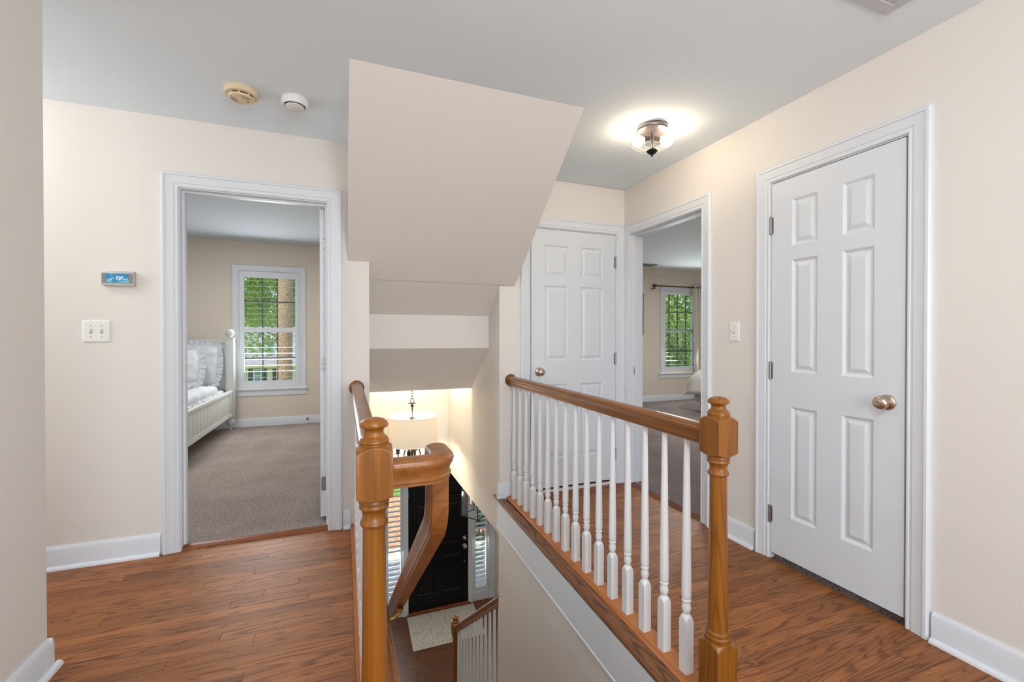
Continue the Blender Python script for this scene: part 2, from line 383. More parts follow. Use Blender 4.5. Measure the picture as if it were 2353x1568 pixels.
struct('wall_primary_front', 'tan far wall of the right bedroom with the curtained window', 'wall',
       wall_y(2.19, 7.8, YB, YB + 0.14, -0.3, 2.6, [(5.62, 6.42, 0.60, 2.09)]), M['tan'])
struct('wall_primary_side', 'far side walls of the right bedroom', 'wall', boxes((7.7, 7.8, 0.4, YB, -0.3, 2.6), (2.305, 7.7, 0.4, 0.5, -0.3, 2.6)), M['tan'])
struct('ceiling_primary', 'grey ceiling of the right bedroom', 'ceiling', boxes((2.3, 7.75, 0.45, 6.8, ZB, 2.55)), M['ceil'])
struct('roof', 'flat roof slab added above the upper rooms to keep sunlight out', 'roof', boxes((-4.0, 8.2, -3.1, 7.1, 2.6, 2.75)), M['ceil'])  # unseen slab added to keep the rooms light-tight against the sun
# closet and bath interiors behind the closed doors
struct('wall_closets', 'dark closet interiors behind the closed hallway doors', 'wall',
       boxes((1.2, 2.19, 3.9, 3.95, -0.1, 2.6), (2.9, 2.95, 0.5, 2.1, 0, 2.6), (2.305, 2.9, 2.08, 2.12, 0, 2.6)), M['tan'])

# ------------------------------------------------------------------ setting: floors
fl = struct('floor', 'medium brown oak strip floor of the upstairs hall', 'floor',
            boxes((-3.45, 0.1, -2.65, 3.0, -0.25, -0.0125), (0.1, skew(1.0) + 0.06, -2.65, 1.045, -0.25, -0.0125), (skew(1.0) + 0.06, 2.2, -2.65, 3.13, -0.25, -0.0125),
                  (-1.006, 2.19, -2.6, 0.33, -0.0125, 0.0), (-3.4, -1.75, 2.08, YL, -0.0125, 0.0)), M['floor'], origin=(0, 0, 0))
PW = 0.0572
def plank(x0, x1, y0, y1):
    g, c = 0.0003, 0.0008
    x0 += g; x1 -= g; y0 += g; y1 -= g
    m = MB()
    m.add([(x0, y0, -0.012), (x1, y0, -0.012), (x1, y1, -0.012), (x0, y1, -0.012),
           (x0, y0, -c), (x1, y0, -c), (x1, y1, -c), (x0, y1, -c),
           (x0 + c, y0 + c, 0), (x1 - c, y0 + c, 0), (x1 - c, y1 - c, 0), (x0 + c, y1 - c, 0)],
          [(0, 1, 5, 4), (1, 2, 6, 5), (2, 3, 7, 6), (3, 0, 4, 7), (4, 5, 9, 8), (5, 6, 10, 9), (6, 7, 11, 10), (7, 4, 8, 11), (8, 9, 10, 11)])
    m.build('plank', M['floor'], fl, smooth=False, normals=False)
def run(xa, xb_, y0, y1, off):
    x = xa - off; first = True
    while x < xb_ - 0.001:
        e = x + random.uniform(0.55, 1.25)
        if xb_ - e < 0.18: e = xb_
        a, b = max(x, xa), min(e, xb_)
        if b - a > 0.02: plank(a, b, y0, y1)
        x = e
y = 0.33
while y < 3.11:
    y1 = min(y + PW, YC - 0.001)
    ym = (y + y1) / 2
    off = random.uniform(0, 0.5)
    if y1 <= 1.05:
        run(-1.006, XR, y, y1, off)
    else:
        if ym < YL: run(-1.006 if ym < 2.08 else -1.75, 0.036, y, min(y1, YL), off)
        run(xb(ym) + 0.04, XR, y, y1, random.uniform(0, 0.5))
    y = y1
struct('floor_bedroom', 'taupe carpet of the front bedroom', 'carpet', boxes((-3.45, 0.06, 3.035, 6.76, -0.2, 0.02)), M['carpet'])
struct('floor_primary_bedroom', 'grey taupe carpet of the right bedroom', 'carpet', boxes((2.225, 7.75, 0.45, 6.76, -0.2, 0.02)), M['carpet2'])
struct('floor_foyer', 'oak floor of the foyer downstairs with shade in its colour', 'floor', boxes((0.05, 3.1, 0.9, 6.7, ZF - 0.1, ZF)), M['floor_foyer'], origin=(0, 0, 0))

# ------------------------------------------------------------------ setting: baseboards
BP = [(0, 0), (0.014, 0), (0.014, 0.094), (0.0125, 0.098), (0.0125, 0.104), (0.009, 0.110), (0.006, 0.1177), (0, 0.1177)]
SP = [(0.0, 0.0), (0.018, 0), (0.0175, 0.006), (0.015, 0.012), (0.010, 0.0165), (0.003, 0.0185), (0, 0.0185)]
def baseboard(name, label, segs, shoe=True, z=0.0, h=1.0, mat=None):
    """segs: (p, q, outward normal) in plan"""
    root = thing(name, label, 'baseboard', (segs[0][0][0], segs[0][0][1], z), kind='structure')
    mb = MB(); ms = MB()
    for sg in segs:
        p, q, n = sg[:3]; ex = sg[3] if len(sg) > 3 else (0, 0)
        a = Vector((n[0], n[1], 0)); u = Vector((0, 0, 1))
        fr = [((p[0], p[1], z), a, u), ((q[0], q[1], z), a, u)]
        mb.sweep([(d, zz * h) for d, zz in BP], fr)
        ms.sweep(SP, [(Vector(fr[0][0]) + a * 0.0138, a, u), (Vector(fr[1][0]) + Vector((ex[0], ex[1], 0)) + a * 0.0138, a, u)])
    mb.build('board', mat or M['white'], root)
    if shoe: ms.build('shoe_moulding', mat or M['white'], root)
    return root
baseboard('baseboard_left_end', 'white baseboard wrapping the wall end at bottom left', [((-1.006, -2.5), (-1.006, 2.08), (1, 0), (0, 0.032)), ((-3.4, 2.08), (-0.992, 2.08), (0, 1))])
baseboard('baseboard_front_left', 'white baseboard left of the carpeted bedroom doorway', [((-3.4, YL), (-0.958, YL), (0, -1))])
baseboard('baseboard_front_middle', 'short white baseboard between doorway casing and stairwell', [((-0.009, YL), (0.034, YL), (0, -1))])
baseboard('baseboard_stair_corner', 'white baseboard wrapping the wall corner at the far end of the railing', [((1.071, YC), (1.2475, YC), (0, -1)), ((1.085, YC), (1.085, YC + 0.024), (-1, 0))], shoe=False)
baseboard('baseboard_right_middle', 'short white baseboard between the two right hand doorways', [((XR, 2.183), (XR, 1.852), (-1, 0))])
baseboard('baseboard_right_near', 'white baseboard right of the closed right hand door', [((XR, 1.04), (XR, -2.5), (-1, 0))])
baseboard('baseboard_bedroom', 'white baseboard under the bedroom window', [((-3.4, YB), (0.03, YB), (0, -1))], False, 0.012)
baseboard('baseboard_primary', 'baseboard under the curtained window', [((2.305, YB), (7.7, YB), (0, -1))], False, 0.012)
baseboard('baseboard_foyer', 'baseboard beside the front door sidelight', [((2.26, YD), (3.0, YD), (0, -1))], False, ZF)

# ------------------------------------------------------------------ setting: door and window casings
CP = [(0, 0), (0, 0.009), (0.004, 0.0125), (0.010, 0.0125), (0.0125, 0.009), (0.021, 0.010), (0.0235, 0.0135), (0.032, 0.0135), (0.05, 0.0165), (0.062, 0.018), (0.0645, 0.0225), (0.075, 0.0225), (0.0815, 0.015), (0.0815, 0)]
def casing_mesh(T, a0, a1, z0, z1, four=False, k=1.0):
    """mitred casing round an opening; T maps (along, out, z) to the world"""
    m = MB(T); n = len(CP); vs = []; fs = []
    if four: path = [(a0, z0, -1, -1), (a0, z1, -1, 1), (a1, z1, 1, 1), (a1, z0, 1, -1), (a0, z0, -1, -1)]
    else: path = [(a0, z0, -1, 0), (a0, z1, -1, 1), (a1, z1, 1, 1), (a1, z0, 1, 0)]
    for a, z, sx, sz in path:
        vs += [(a + sx * u * k, d, z + sz * u * k) for u, d in CP]
    for j in range(len(path) - 1):
        for i in range(n):
            kk = (i + 1) % n
            fs.append((j * n + i, j * n + kk, (j + 1) * n + kk, (j + 1) * n + i))
    if not four: fs += [tuple(range(n))[::-1], tuple((len(path) - 1) * n + i for i in range(n))]
    return m.add(vs, fs)
def doorframe(name, label, T, a0, a1, ztop, depth, stop=0.045, both=True, z0=0.0, hingeside=None, strike=None):
    """a0..a1: clear opening between the jambs, out = towards the hall, depth = wall thickness"""
    p = T((a0 + a1) / 2, 0, z0)
    root = thing(name, label, 'door frame', p, kind='structure')
    casing_mesh(T, a0 - 0.005, a1 + 0.005, z0, ztop + 0.005).build('casing', M['white'], root, angle=20)
    if both:
        casing_mesh(lambda a, d, z: T(a, -depth - d, z), a0 - 0.005, a1 + 0.005, z0, ztop + 0.005).build('casing', M['white'], root, angle=20)
    t = 0.0125
    j = MB(T).box(a0 - t, a0, -depth, 0, z0, ztop + t).box(a1, a1 + t, -depth, 0, z0, ztop + t).box(a0, a1, -depth, 0, ztop, ztop + t)
    j.build('jamb', M['white'], root, smooth=False)
    s = MB(T).box(a0, a0 + 0.011, -stop - 0.034, -stop, z0, ztop).box(a1 - 0.011, a1, -stop - 0.034, -stop, z0, ztop).box(a0 + 0.011, a1 - 0.011, -stop - 0.034, -stop, ztop - 0.011, ztop)
    s.build('stop', M['white'], root, smooth=False)
    return root
TL = lambda a, d, z: (a, YL - d, z)          # hallway wall, out is towards the viewer
TC = lambda a, d, z: (a, YC - d, z)
TR = lambda a, d, z: (XR - d, a, z)
doorframe('trim_1', 'white casing round the carpeted bedroom doorway', TL, -0.8625, -0.0995, 2.049, 0.115, 0.04)
doorframe('trim_2', 'white casing round the closed closet door', TC, 1.3375, 2.0995, 2.056, 0.115, 0.042, False)
doorframe('trim_3', 'white casing round the closed right hand door', TR, 1.1345, 1.7575, 2.049, 0.115, 0.042, False)
tr4 = doorframe('trim_4', 'white casing round the open doorway on the right', TR, 2.2645, 3.0325, 2.049, 0.115, 0.04)
# strike plate on the far jamb
MB().bbox(2.222, 2.25, 3.0305, 3.0335, 0.905, 0.965, 0.001).build('strike_plate', M['steel'], tr4)
MB().box(2.229, 2.243, 3.0298, 3.0312, 0.918, 0.952).build('strike_plate_hole', M['dark'], tr4, smooth=False)

# thresholds
def threshold(name, label, x0, x1, y0, y1, mat, h=0.014):
    if (x1 - x0) > (y1 - y0): mb = MB().prism([(y0, 0), (y1, 0), (y1, h + 0.006), (y0 + 0.012, h), (y0, 0.003)], x0, x1, 'x')
    else: mb = MB().prism([(x0, 0), (x1, 0), (x1, h + 0.006), (x0 + 0.012, h), (x0, 0.003)], y0, y1, 'y')
    struct(name, label, 'threshold', mb, mat)
threshold('trim_5', 'oak threshold strip at the left bedroom carpet', -0.8625, -0.0995, 2.993, 3.04, M['thresh'])
threshold('trim_6', 'oak threshold strip at the right bedroom carpet', 2.185, 2.228, 2.2645, 3.0325, M['nosing'])
struct('trim_7', 'white strip under the closet door', 'threshold', boxes((1.3375, 2.0995, YC - 0.01, YC + 0.005, 0, 0.02)), M['white'])
struct('trim_8', 'brass carpet strip under the closet door', 'threshold', boxes((1.3375, 2.0995, YC + 0.0055, YC + 0.05, 0, 0.022)), M['brass'])

# ------------------------------------------------------------------ doors
def panel_mesh(T, a0, a1, z0, z1, t):
    """moulded raised panel: face at d = 0, back at d = -t"""
    R = [(0, 0), (0.006, -0.004), (0.012, -0.0095), (0.019, -0.0095), (0.036, -0.002), (0.040, -0.0015)]
    m = MB(T); vs = []; fs = []
    for e, d in R: vs += [(a0 + e, d, z0 + e), (a1 - e, d, z0 + e), (a1 - e, d, z1 - e), (a0 + e, d, z1 - e)]
    for j in range(len(R) - 1):
        for i in range(4):
            k = (i + 1) % 4; fs.append((j * 4 + i, j * 4 + k, j * 4 + 4 + k, j * 4 + 4 + i))
    q = (len(R) - 1) * 4; fs.append((q, q + 1, q + 2, q + 3))
    b = len(vs); vs += [(a0, -t, z0), (a1, -t, z0), (a1, -t, z1), (a0, -t, z1)]
    fs += [(b + 3, b + 2, b + 1, b)] + [(i, (i + 1) % 4, b + (i + 1) % 4, b + i) for i in range(4)]
    return m.add(vs, fs)
def knob(T, a, z, root, mat, s=1.0, egg=True, name='knob'):
    O = Vector(T(a, 0, z)); N = (Vector(T(a, 1, z)) - O).normalized(); U = (Vector(T(a + 1, 0, z)) - O).normalized(); V = N.cross(U)
    prof = [(0.0335, 0), (0.0335, 0.004), (0.030, 0.008), (0.020, 0.011), (0.0125, 0.014), (0.0115, 0.026), (0.014, 0.031), (0.023, 0.035), (0.0285, 0.041), (0.0295, 0.048), (0.0265, 0.057), (0.017, 0.063), (0.0085, 0.0645), (0.008, 0.062), (0.0, 0.062)]
    MB().lathe([(r * s, h * s) for r, h in prof], O, 28, (U, V, N)).build(name, mat, root, angle=50)
def six_panel_door(name, label, T, w, z0, z1, mat, rows, stile=0.115, mid=0.117, t=0.035, knob_a=None, knob_z=0.93, kmat=None, hinge_a=None, hinge_z=(), zoff=0.0):
    """T maps (along, out, z); along runs 0..w"""
    root = thing(name, label, 'door', T(w / 2, -t / 2, z0), kind='structure')
    cols = [(stile, (w - mid) / 2), ((w + mid) / 2, w - stile)]
    m = MB(T)
    m.box(0, stile, -t, 0, z0, z1).box(w - stile, w, -t, 0, z0, z1)
    zs = [z0] + [v for r in rows for v in r] + [z1]
    for i in range(0, len(zs), 2): m.box(stile, w - stile, -t, 0, zs[i], zs[i + 1])
    for r0, r1 in rows: m.box(cols[0][1], cols[1][0], -t, 0, r0, r1)
    m.build('door_frame_rails', mat, root, smooth=False)
    for r0, r1 in rows:
        for c0, c1 in cols:
            panel_mesh(T, c0, c1, r0, r1, t).build('panel', mat, root, smooth=False)
    if knob_a is not None: knob(T, knob_a, knob_z, root, kmat or M['nickel'])
    for hz in hinge_z:
        h = MB(); O = T(hinge_a, 0.006, hz - 0.045)
        h.lathe([(0.0035, -0.004), (0.0065, 0), (0.0065, 0.09), (0.0035, 0.094)], O, 12)
        ho = h.build('hinge', M['steel'], root)
        MB(T).box(hinge_a - 0.012, hinge_a + 0.012, -0.004, 0.0015, hz - 0.043, hz + 0.043).build('hinge_leaf', M['steel'], ho, smooth=False)
    return root
ROWS = [(0.258, 0.845), (1.028, 1.616), (1.688, 1.932)]
# door 1: right wall, closed. along runs from the knob side (small y) to the hinge side
six_panel_door('door_1', 'white closed six panel door on the right wall with its knob on the right', lambda a, d, z: (XR - 0.004 - d, 1.1385 + a, z), 0.615, 0.035, 2.0435, M['door'], ROWS,
               knob_a=0.062, knob_z=0.93, hinge_a=0.6175, hinge_z=(1.82, 1.03, 0.245))
MB().box(XR - 0.006, XR + 0.02, 1.1325, 1.1345, 0.88, 0.97)
# door 2: closet, closed
six_panel_door('door_2', 'white closed six panel closet door behind the railing with its knob on the left', lambda a, d, z: (1.3415 + a, YC - 0.004 - d, z), 0.754, 0.036, 2.052, M['door'], ROWS,
               knob_a=0.064, knob_z=0.945, hinge_a=0.7565, hinge_z=(1.83, 1.035, 0.25))
# door 3: bedroom leaf, swung open into the bedroom, edge-on
d3 = six_panel_door('door_3', 'white bedroom door swung fully open seen edge on', lambda a, d, z: (-0.146 - d, 3.112 + a, z), 0.754, 0.045, 2.045, M['door'], ROWS)
for hz, hm in ((1.817, M['white']), (1.035, M['steel']), (0.26, M['steel'])):
    h = MB().prism([(-0.113, hz - 0.045), (-0.113, hz + 0.045), (-0.136, hz + 0.045), (-0.141, hz + 0.040), (-0.141, hz - 0.040), (-0.136, hz - 0.045)], 3.1095, 3.113, 'y').build('hinge', hm, d3, smooth=False)
    sc = MB()
    for dz, dx in ((0.03, -0.122), (0, -0.132), (-0.03, -0.122)): sc.lathe([(0.0028, 0), (0.0028, 0.001)], (dx, 3.1096, hz + dz), 8, (Vector((1, 0, 0)), Vector((0, 0, 1)), Vector((0, -1, 0))))
    sc.build('screw', M['dark'], h)
# door 5: right bedroom leaf, swung open inside the room
six_panel_door('door_5', 'white bedroom door standing open inside the right bedroom', lambda a, d, z: (2.31 + a, 2.262 - d, z), 0.754, 0.03, 2.045, M['door'], ROWS)

# ------------------------------------------------------------------ railings
NR = 0.0405
def newel_profile():
    p = [(0.0, 1.018), (0.012, 1.0172), (0.022, 1.0145), (0.030, 1.009), (0.0335, 1.002), (0.0325, 0.997), (0.026, 0.994), (0.0225, 0.990), (0.0215, 0.985), (0.0235, 0.978),
         (0.028, 0.973), (0.0315, 0.971), (0.0315, 0.968), (0.0345, 0.965), (0.035, 0.961), (0.033, 0.957), (0.0335, 0.955)]
    n = 24
    for i in range(n + 1): p.append((0.0335 + (0.0575 - 0.0335) * i / n, 0.955 - 0.016 * (i / n) ** 1.4))
    p.append((0.0575, 0.838))
    for i in range(n + 1): p.append((0.0575 - (0.0575 - 0.0335) * i / n, 0.838 - 0.012 * (i / n) ** 0.8))
    p += [(0.035, 0.823), (0.035, 0.818), (0.0325, 0.815), (0.0345, 0.811), (0.0345, 0.806), (0.029, 0.800), (0.0265, 0.790), (0.0275, 0.780), (0.031, 0.774), (0.0325, 0.769), (0.031, 0.764), (0.0265, 0.761),
          (0.0262, 0.74), (0.0275, 0.60), (0.0300, 0.40), (0.0322, 0.262), (0.037, 0.258), (0.0385, 0.252), (0.037, 0.247), (0.040, 0.243), (0.0405, 0.237), (0.038, 0.232), (0.038, 0.229)]
    for i in range(n + 1): p.append((0.038 + (0.0575 - 0.038) * i / n, 0.229 - 0.02 * (i / n) ** 1.4))
    p.append((0.0575, 0.0))
    return p
me_newel = MB().lathe(newel_profile(), seg=96, clip=NR).mesh('newel_post', M['newel'], angle=32)
RPH = [(-0.021, 0), (-0.021, 0.007), (-0.0245, 0.0095), (-0.0245, 0.0135), (-0.0205, 0.0165), (-0.0210, 0.024), (-0.0245, 0.034), (-0.0295, 0.042), (-0.0318, 0.049), (-0.0305, 0.0565), (-0.0255, 0.0620), (-0.016, 0.0650), (-0.006, 0.0662)]
RP = RPH + [(-a, b) for a, b in RPH[::-1]]
def baluster_mesh(top, name='baluster', bot=0.018, hb=0.0172):
    p = [(0.025, bot), (0.025, 0.198)]
    for i in range(15): p.append((0.025 - 0.0145 * i / 14, 0.198 + 0.028 * (i / 14) ** 0.7))
    p += [(0.0115, 0.229), (0.0145, 0.236), (0.0162, 0.246), (0.0150, 0.256), (0.0125, 0.264), (0.0122, 0.268), (0.0155, 0.2695), (0.0165, 0.273), (0.0155, 0.2765), (0.0125, 0.278), (0.0130, 0.281), (0.0158, 0.285), (0.0168, 0.292), (0.0165, 0.34), (0.0098, top)]
    return MB().lathe(p, seg=48, clip=hb).mesh(name, M['baluster'], angle=24)
me_bal = baluster_mesh(0.86)
def rosette(root, x, y, z):
    MB().lathe([(0.046, 0), (0.046, 0.006), (0.043, 0.010), (0.039, 0.012), (0.041, 0.016), (0.037, 0.020), (0.0, 0.021)], (x, y, z), 36,
               (Vector((1, 0, 0)), Vector((0, 0, 1)), Vector((0, -1, 0)))).build('rosette', M['newel'], root, angle=40)
def level_rail(root, x0, y0, x1, y1):
    d = Vector((x1 - x0, y1 - y0, 0)).normalized(); side = d.cross(Vector((0, 0, 1)))
    return MB().sweep(RP, [((x0, y0, 0.853), side, (0, 0, 1)), ((x1, y1, 0.853), side, (0, 0, 1))]).build('handrail', M['railY'], root, angle=40)
def base_rail(root, fx, y0, y1, hw=0.04):
    P = [(-hw, 0), (hw, 0), (hw, 0.012), (hw - 0.004, 0.018), (-hw + 0.010, 0.018), (-hw + 0.007, 0.013), (-hw + 0.003, 0.009), (-hw, 0.006)]
    return MB().sweep(P, [((fx(y0), y0, 0), (1, 0, 0), (0, 0, 1)), ((fx(y1), y1, 0), (1, 0, 0), (0, 0, 1))]).build('base_rail', M['plate'], root, angle=30)
# right balustrade
NYR = 1.10
br = thing('landing_balustrade', 'oak and white balustrade on the right side of the stairwell ending in a turned newel', 'railing', (xb(2.1), 2.1, 0))
o = inst('newel_post', me_newel, br, (xb(NYR), NYR, 0))
level_rail(br, xb(3.1), 3.10, xb(NYR + 0.03), NYR + 0.03)
rosette(br, xb(3.118), YC, 0.889)
base_rail(br, xb, NYR + 0.04, YC - 0.0)
for i in range(16):
    yy = 1.244 + i * (3.035 - 1.244) / 15
    inst('baluster', me_bal, br, (xb(yy), yy, 0))
# left balustrade
xl = lambda y: 0.066 + 0.004 * (y - 1.1)
bl = thing('landing_balustrade', 'oak and white balustrade on the left side of the stairwell, seen end on', 'railing', (0.07, 2.1, 0))
inst('newel_post', me_newel, bl, (xl(NYR), NYR, 0))
level_rail(bl, xl(YL), YL - 0.015, xl(NYR + 0.03), NYR + 0.03)
rosette(bl, xl(YL), YL, 0.889)
base_rail(bl, lambda y: 0.076, NYR + 0.04, YL, 0.04)
for i in range(14):
    yy = 1.25 + i * (2.87 - 1.25) / 13
    inst('baluster', me_bal, bl, (xl(yy), yy, 0))
br['group'] = bl['group'] = 'balustrades beside the stairwell'
# oak nosing boards along the opening and white fascia under them
def nosing(name, label, fx, y0, y1, inner):
    m = MB(); fr = []
    for y in (y0, y1):
        xo = fx(y); s = 1 if inner > xo else -1; w = abs(inner - xo)
        fr.append(((xo, y, 0), (s, 0, 0), (0, 0, 1)))
    wds = [abs(inner - fx(y)) for y in (y0, y1)]
    vs = []; fs = []
    for (p, a, u), w in zip(fr, wds):
        pr = [(0.004, 0.0), (0.0, -0.006), (0.0, -0.014), (0.004, -0.02), (0.012, -0.022), (w, -0.022), (w, 0.003), (0.010, 0.003)]
        vs += [tuple(Vector(p) + Vector(a) * q[0] + Vector(u) * q[1]) for q in pr]
    n = 8
    fs = [(i, (i + 1) % n, n + (i + 1) % n, n + i) for i in range(n)] + [tuple(range(n))[::-1], tuple(range(n, 2 * n))]
    m.add(vs, fs)
    return struct(name, label, 'nosing', m, M['nosing'], angle=30)
nosing('trim_9', 'dark oak nosing board along the right edge of the stairwell', lambda y: xb(y) - 0.107, 1.03, 3.225, 1.12)
nosing('trim_10', 'dark oak nosing board along the left edge of the stairwell', lambda y: 0.181, 1.03, YL, 0.05)
mb = MB()
P = [(0, -0.022), (0.012, -0.022), (0.012, -0.205), (0.016, -0.209), (0.016, -0.217), (0.008, -0.222), (0, -0.222)]
mb.sweep(P, [((skew(1.0), 1.0, 0), (-1, 0, 0), (0, 0, 1)), ((skew(3.139), 3.139, 0), (-1, 0, 0), (0, 0, 1))])
struct('trim_11', 'white fascia board below the nosing on the right side of the stairwell', 'trim', mb, M['white'], angle=20)
struct('trim_12', 'white fascia board below the nosing on the left side of the stairwell', 'trim',
       MB().sweep(P, [((0.152, 1.0, 0), (1, 0, 0), (0, 0, 1)), ((0.152, 3.1, 0), (1, 0, 0), (0, 0, 1))]), M['white'], angle=20)

# gooseneck wall rail leaving the left newel and dropping down the stairs
SLP = 0.79
def gooseneck():
    fr = []; Zv = Vector((0, 0, 1)); zc = 0.886
    def put(p, t, up): fr.append((Vector(p), Vector(t).cross(Vector(up)).normalized(), Vector(up)))
    y0 = 1.085; R = 0.048; xc = 0.186
    put((0.1066, y0, zc), (1, 0, 0), Zv); put((xc, y0, zc), (1, 0, 0), Zv)
    for i in range(1, 9):
        t = math.pi / 2 * i / 8
        put((xc + R * math.sin(t), y0 + R - R * math.cos(t), zc), (math.cos(t), math.sin(t), 0), Zv)
    X = xc + R; yb = y0 + R; r = 0.042
    put((X, yb + r, zc), (0, 1, 0), Zv); fr[-1] = (fr[-1][0], fr[-1][1], Vector((0, 1, 1)))
    yv = yb + r; zv = 0.775
    put((X, yv, zv), (0, 0, -1), (0, 1, 0))
    th = math.atan(SLP); R2 = 0.115
    for i in range(1, 11):
        a = (math.pi / 2 - th) * i / 10
        put((X, yv + R2 * (1 - math.cos(a)), zv - R2 * math.sin(a)), (0, math.sin(a), -math.cos(a)), (0, math.cos(a), math.sin(a)))
    last = fr[-1][0]; L = 4.35 - last.y
    t = (0, math.cos(th), -math.sin(th)); up = (0, math.sin(th), math.cos(th))
    for k in (0.33, 0.66, 1.0): put(last + Vector((0, L * k, -L * k * SLP)), t, up)
    return fr
FR = gooseneck()
PC = [(a, b - 0.0333) for a, b in RP]
wr = thing('stair_handrail', 'oak gooseneck handrail dropping from the left newel down the stairs', 'handrail', (0.234, 1.2, 0.6))
MB().sweep([(-a, b) for a, b in PC], FR[:12] + FR[12:]).build('rail', wood('oak_rail_gooseneck', lin(150, 96, 48), lin(130, 78, 34), lin(94, 54, 20), 'Y', 0.33, 0.55, 0.45, 0.05, 0.22), wr, angle=40)
for yy in (2.04, 3.2, 4.2):
    k = (yy - FR[-4][0].y) / (FR[-1][0].y - FR[-4][0].y); P0 = FR[-4][0].lerp(FR[-1][0], k)
    b = MB().tube([(P0.x, yy, P0.z - 0.043), (P0.x, yy, P0.z - 0.075), (P0.x - 0.03, yy, P0.z - 0.092), (0.156, yy, P0.z - 0.092)], 0.006, 10)
    b.lathe([(0.024, 0), (0.024, 0.004), (0.01, 0.008)], (0.152, yy, P0.z - 0.092), 18, (Vector((0, 1, 0)), Vector((0, 0, 1)), Vector((1, 0, 0))))
    b.bbox(P0.x - 0.012, P0.x + 0.012, yy - 0.03, yy + 0.03, P0.z - 0.05, P0.z - 0.043, 0.001)
    b.build('bracket', M['brass'], wr)

# ------------------------------------------------------------------ staircase
NRISE, RISE, RUN, Y1 = 15, 2.9 / 15, 0.2516, 4.6
st = thing('staircase', 'oak treads and white risers descending from the landing to the foyer', 'stairs', (0.62, 4.6, ZF))
for i in range(1, NRISE + 1):
    yn = Y1 - (i - 1) * RUN; z = ZF + i * RISE; xr_ = (skew(yn - RUN) if yn < 3.3 else 1.075) - 0.022
    MB().box(0.176, xr_, yn - 0.045, yn - 0.028, z - RISE, z - 0.028).build('riser', M['white'], st, smooth=False)
    if i < NRISE: MB().bbox(0.176, xr_, yn - RUN - 0.03, yn, z - 0.028, z, 0.006).build('tread', M['thresh'], st)
    else: MB().bbox(0.176, xr_, yn - 0.06, yn, z - 0.024, z + 0.001, 0.006).build('tread', M['thresh'], st)
nl = lambda y: ZF + RISE * (1 + (Y1 - y) / RUN)
for s_, f in (('l', lambda y: (0.153, 0.174)), ('r', lambda y: (skew(y) - 0.02, skew(y) - 0.0005))):
    ys = [1.1, 3.1]
    m = MB()
    vs = []
    for y in ys:
        x0, x1 = f(y)
        vs += [(x0, y, nl(y) - 0.30), (x1, y, nl(y) - 0.30), (x1, y, min(nl(y) + 0.155, -0.23)), (x0, y, min(nl(y) + 0.155, -0.23))]
    m.add(vs, [(0, 1, 5, 4), (1, 2, 6, 5), (2, 3, 7, 6), (3, 0, 4, 7), (0, 3, 2, 1), (4, 5, 6, 7)])
    m.build('skirt_board', M['white'], st, smooth=False)
MB().prism([(4.56, ZF), (3.16, ZF), (3.16, nl(3.16) - 0.33), (4.56, ZF + 0.02)], 1.086, 1.15, 'x').build('stringer', M['white'], st, smooth=False)

# lower balustrade at the foot of the stairs
lb = thing('stair_balustrade', 'short stair railing with white balusters and oak newel at the foot of the stairs', 'railing', (1.118, 4.66, ZF))
sc_ = MB().lathe([(r, h * 1.10 / 1.018) for r, h in newel_profile()], seg=96, clip=NR)
inst('newel_post', sc_.mesh('newel_post', M['newel'], angle=32), lb, (1.118, 4.66, ZF))
th = math.atan(0.775); up = (0, math.sin(th), math.cos(th)); t_ = Vector((0, math.cos(th), -math.sin(th))); sd_ = t_.cross(Vector(up))
zr = lambda y: -1.945 + (4.60 - y) * 0.775
MB().sweep(RP, [((1.118, 3.142, zr(3.142)), sd_, up), ((1.118, 4.63, zr(4.63)), sd_, up)]).build('handrail', M['railY'], lb, angle=40)
for i in range(12):
    yy = 4.525 - i * 0.119
    k = math.ceil((Y1 - yy) / RUN); zt = ZF + k * RISE
    hh = zr(yy) - zt + 0.02
    lo = hh - 0.70 if i % 2 else hh - 0.72
    p = [(0.025, 0), (0.025, lo - 0.09), (0.0115, lo - 0.06), (0.016, lo - 0.04), (0.0122, lo - 0.02), (0.0165, lo - 0.014), (0.0122, lo - 0.008), (0.0165, lo), (0.0165, lo + 0.04), (0.0105, hh)]
    o = inst('baluster', MB().lathe(p, seg=16, clip=0.0165).mesh('baluster', M['baluster'], angle=35), lb, (1.118, yy, zt))

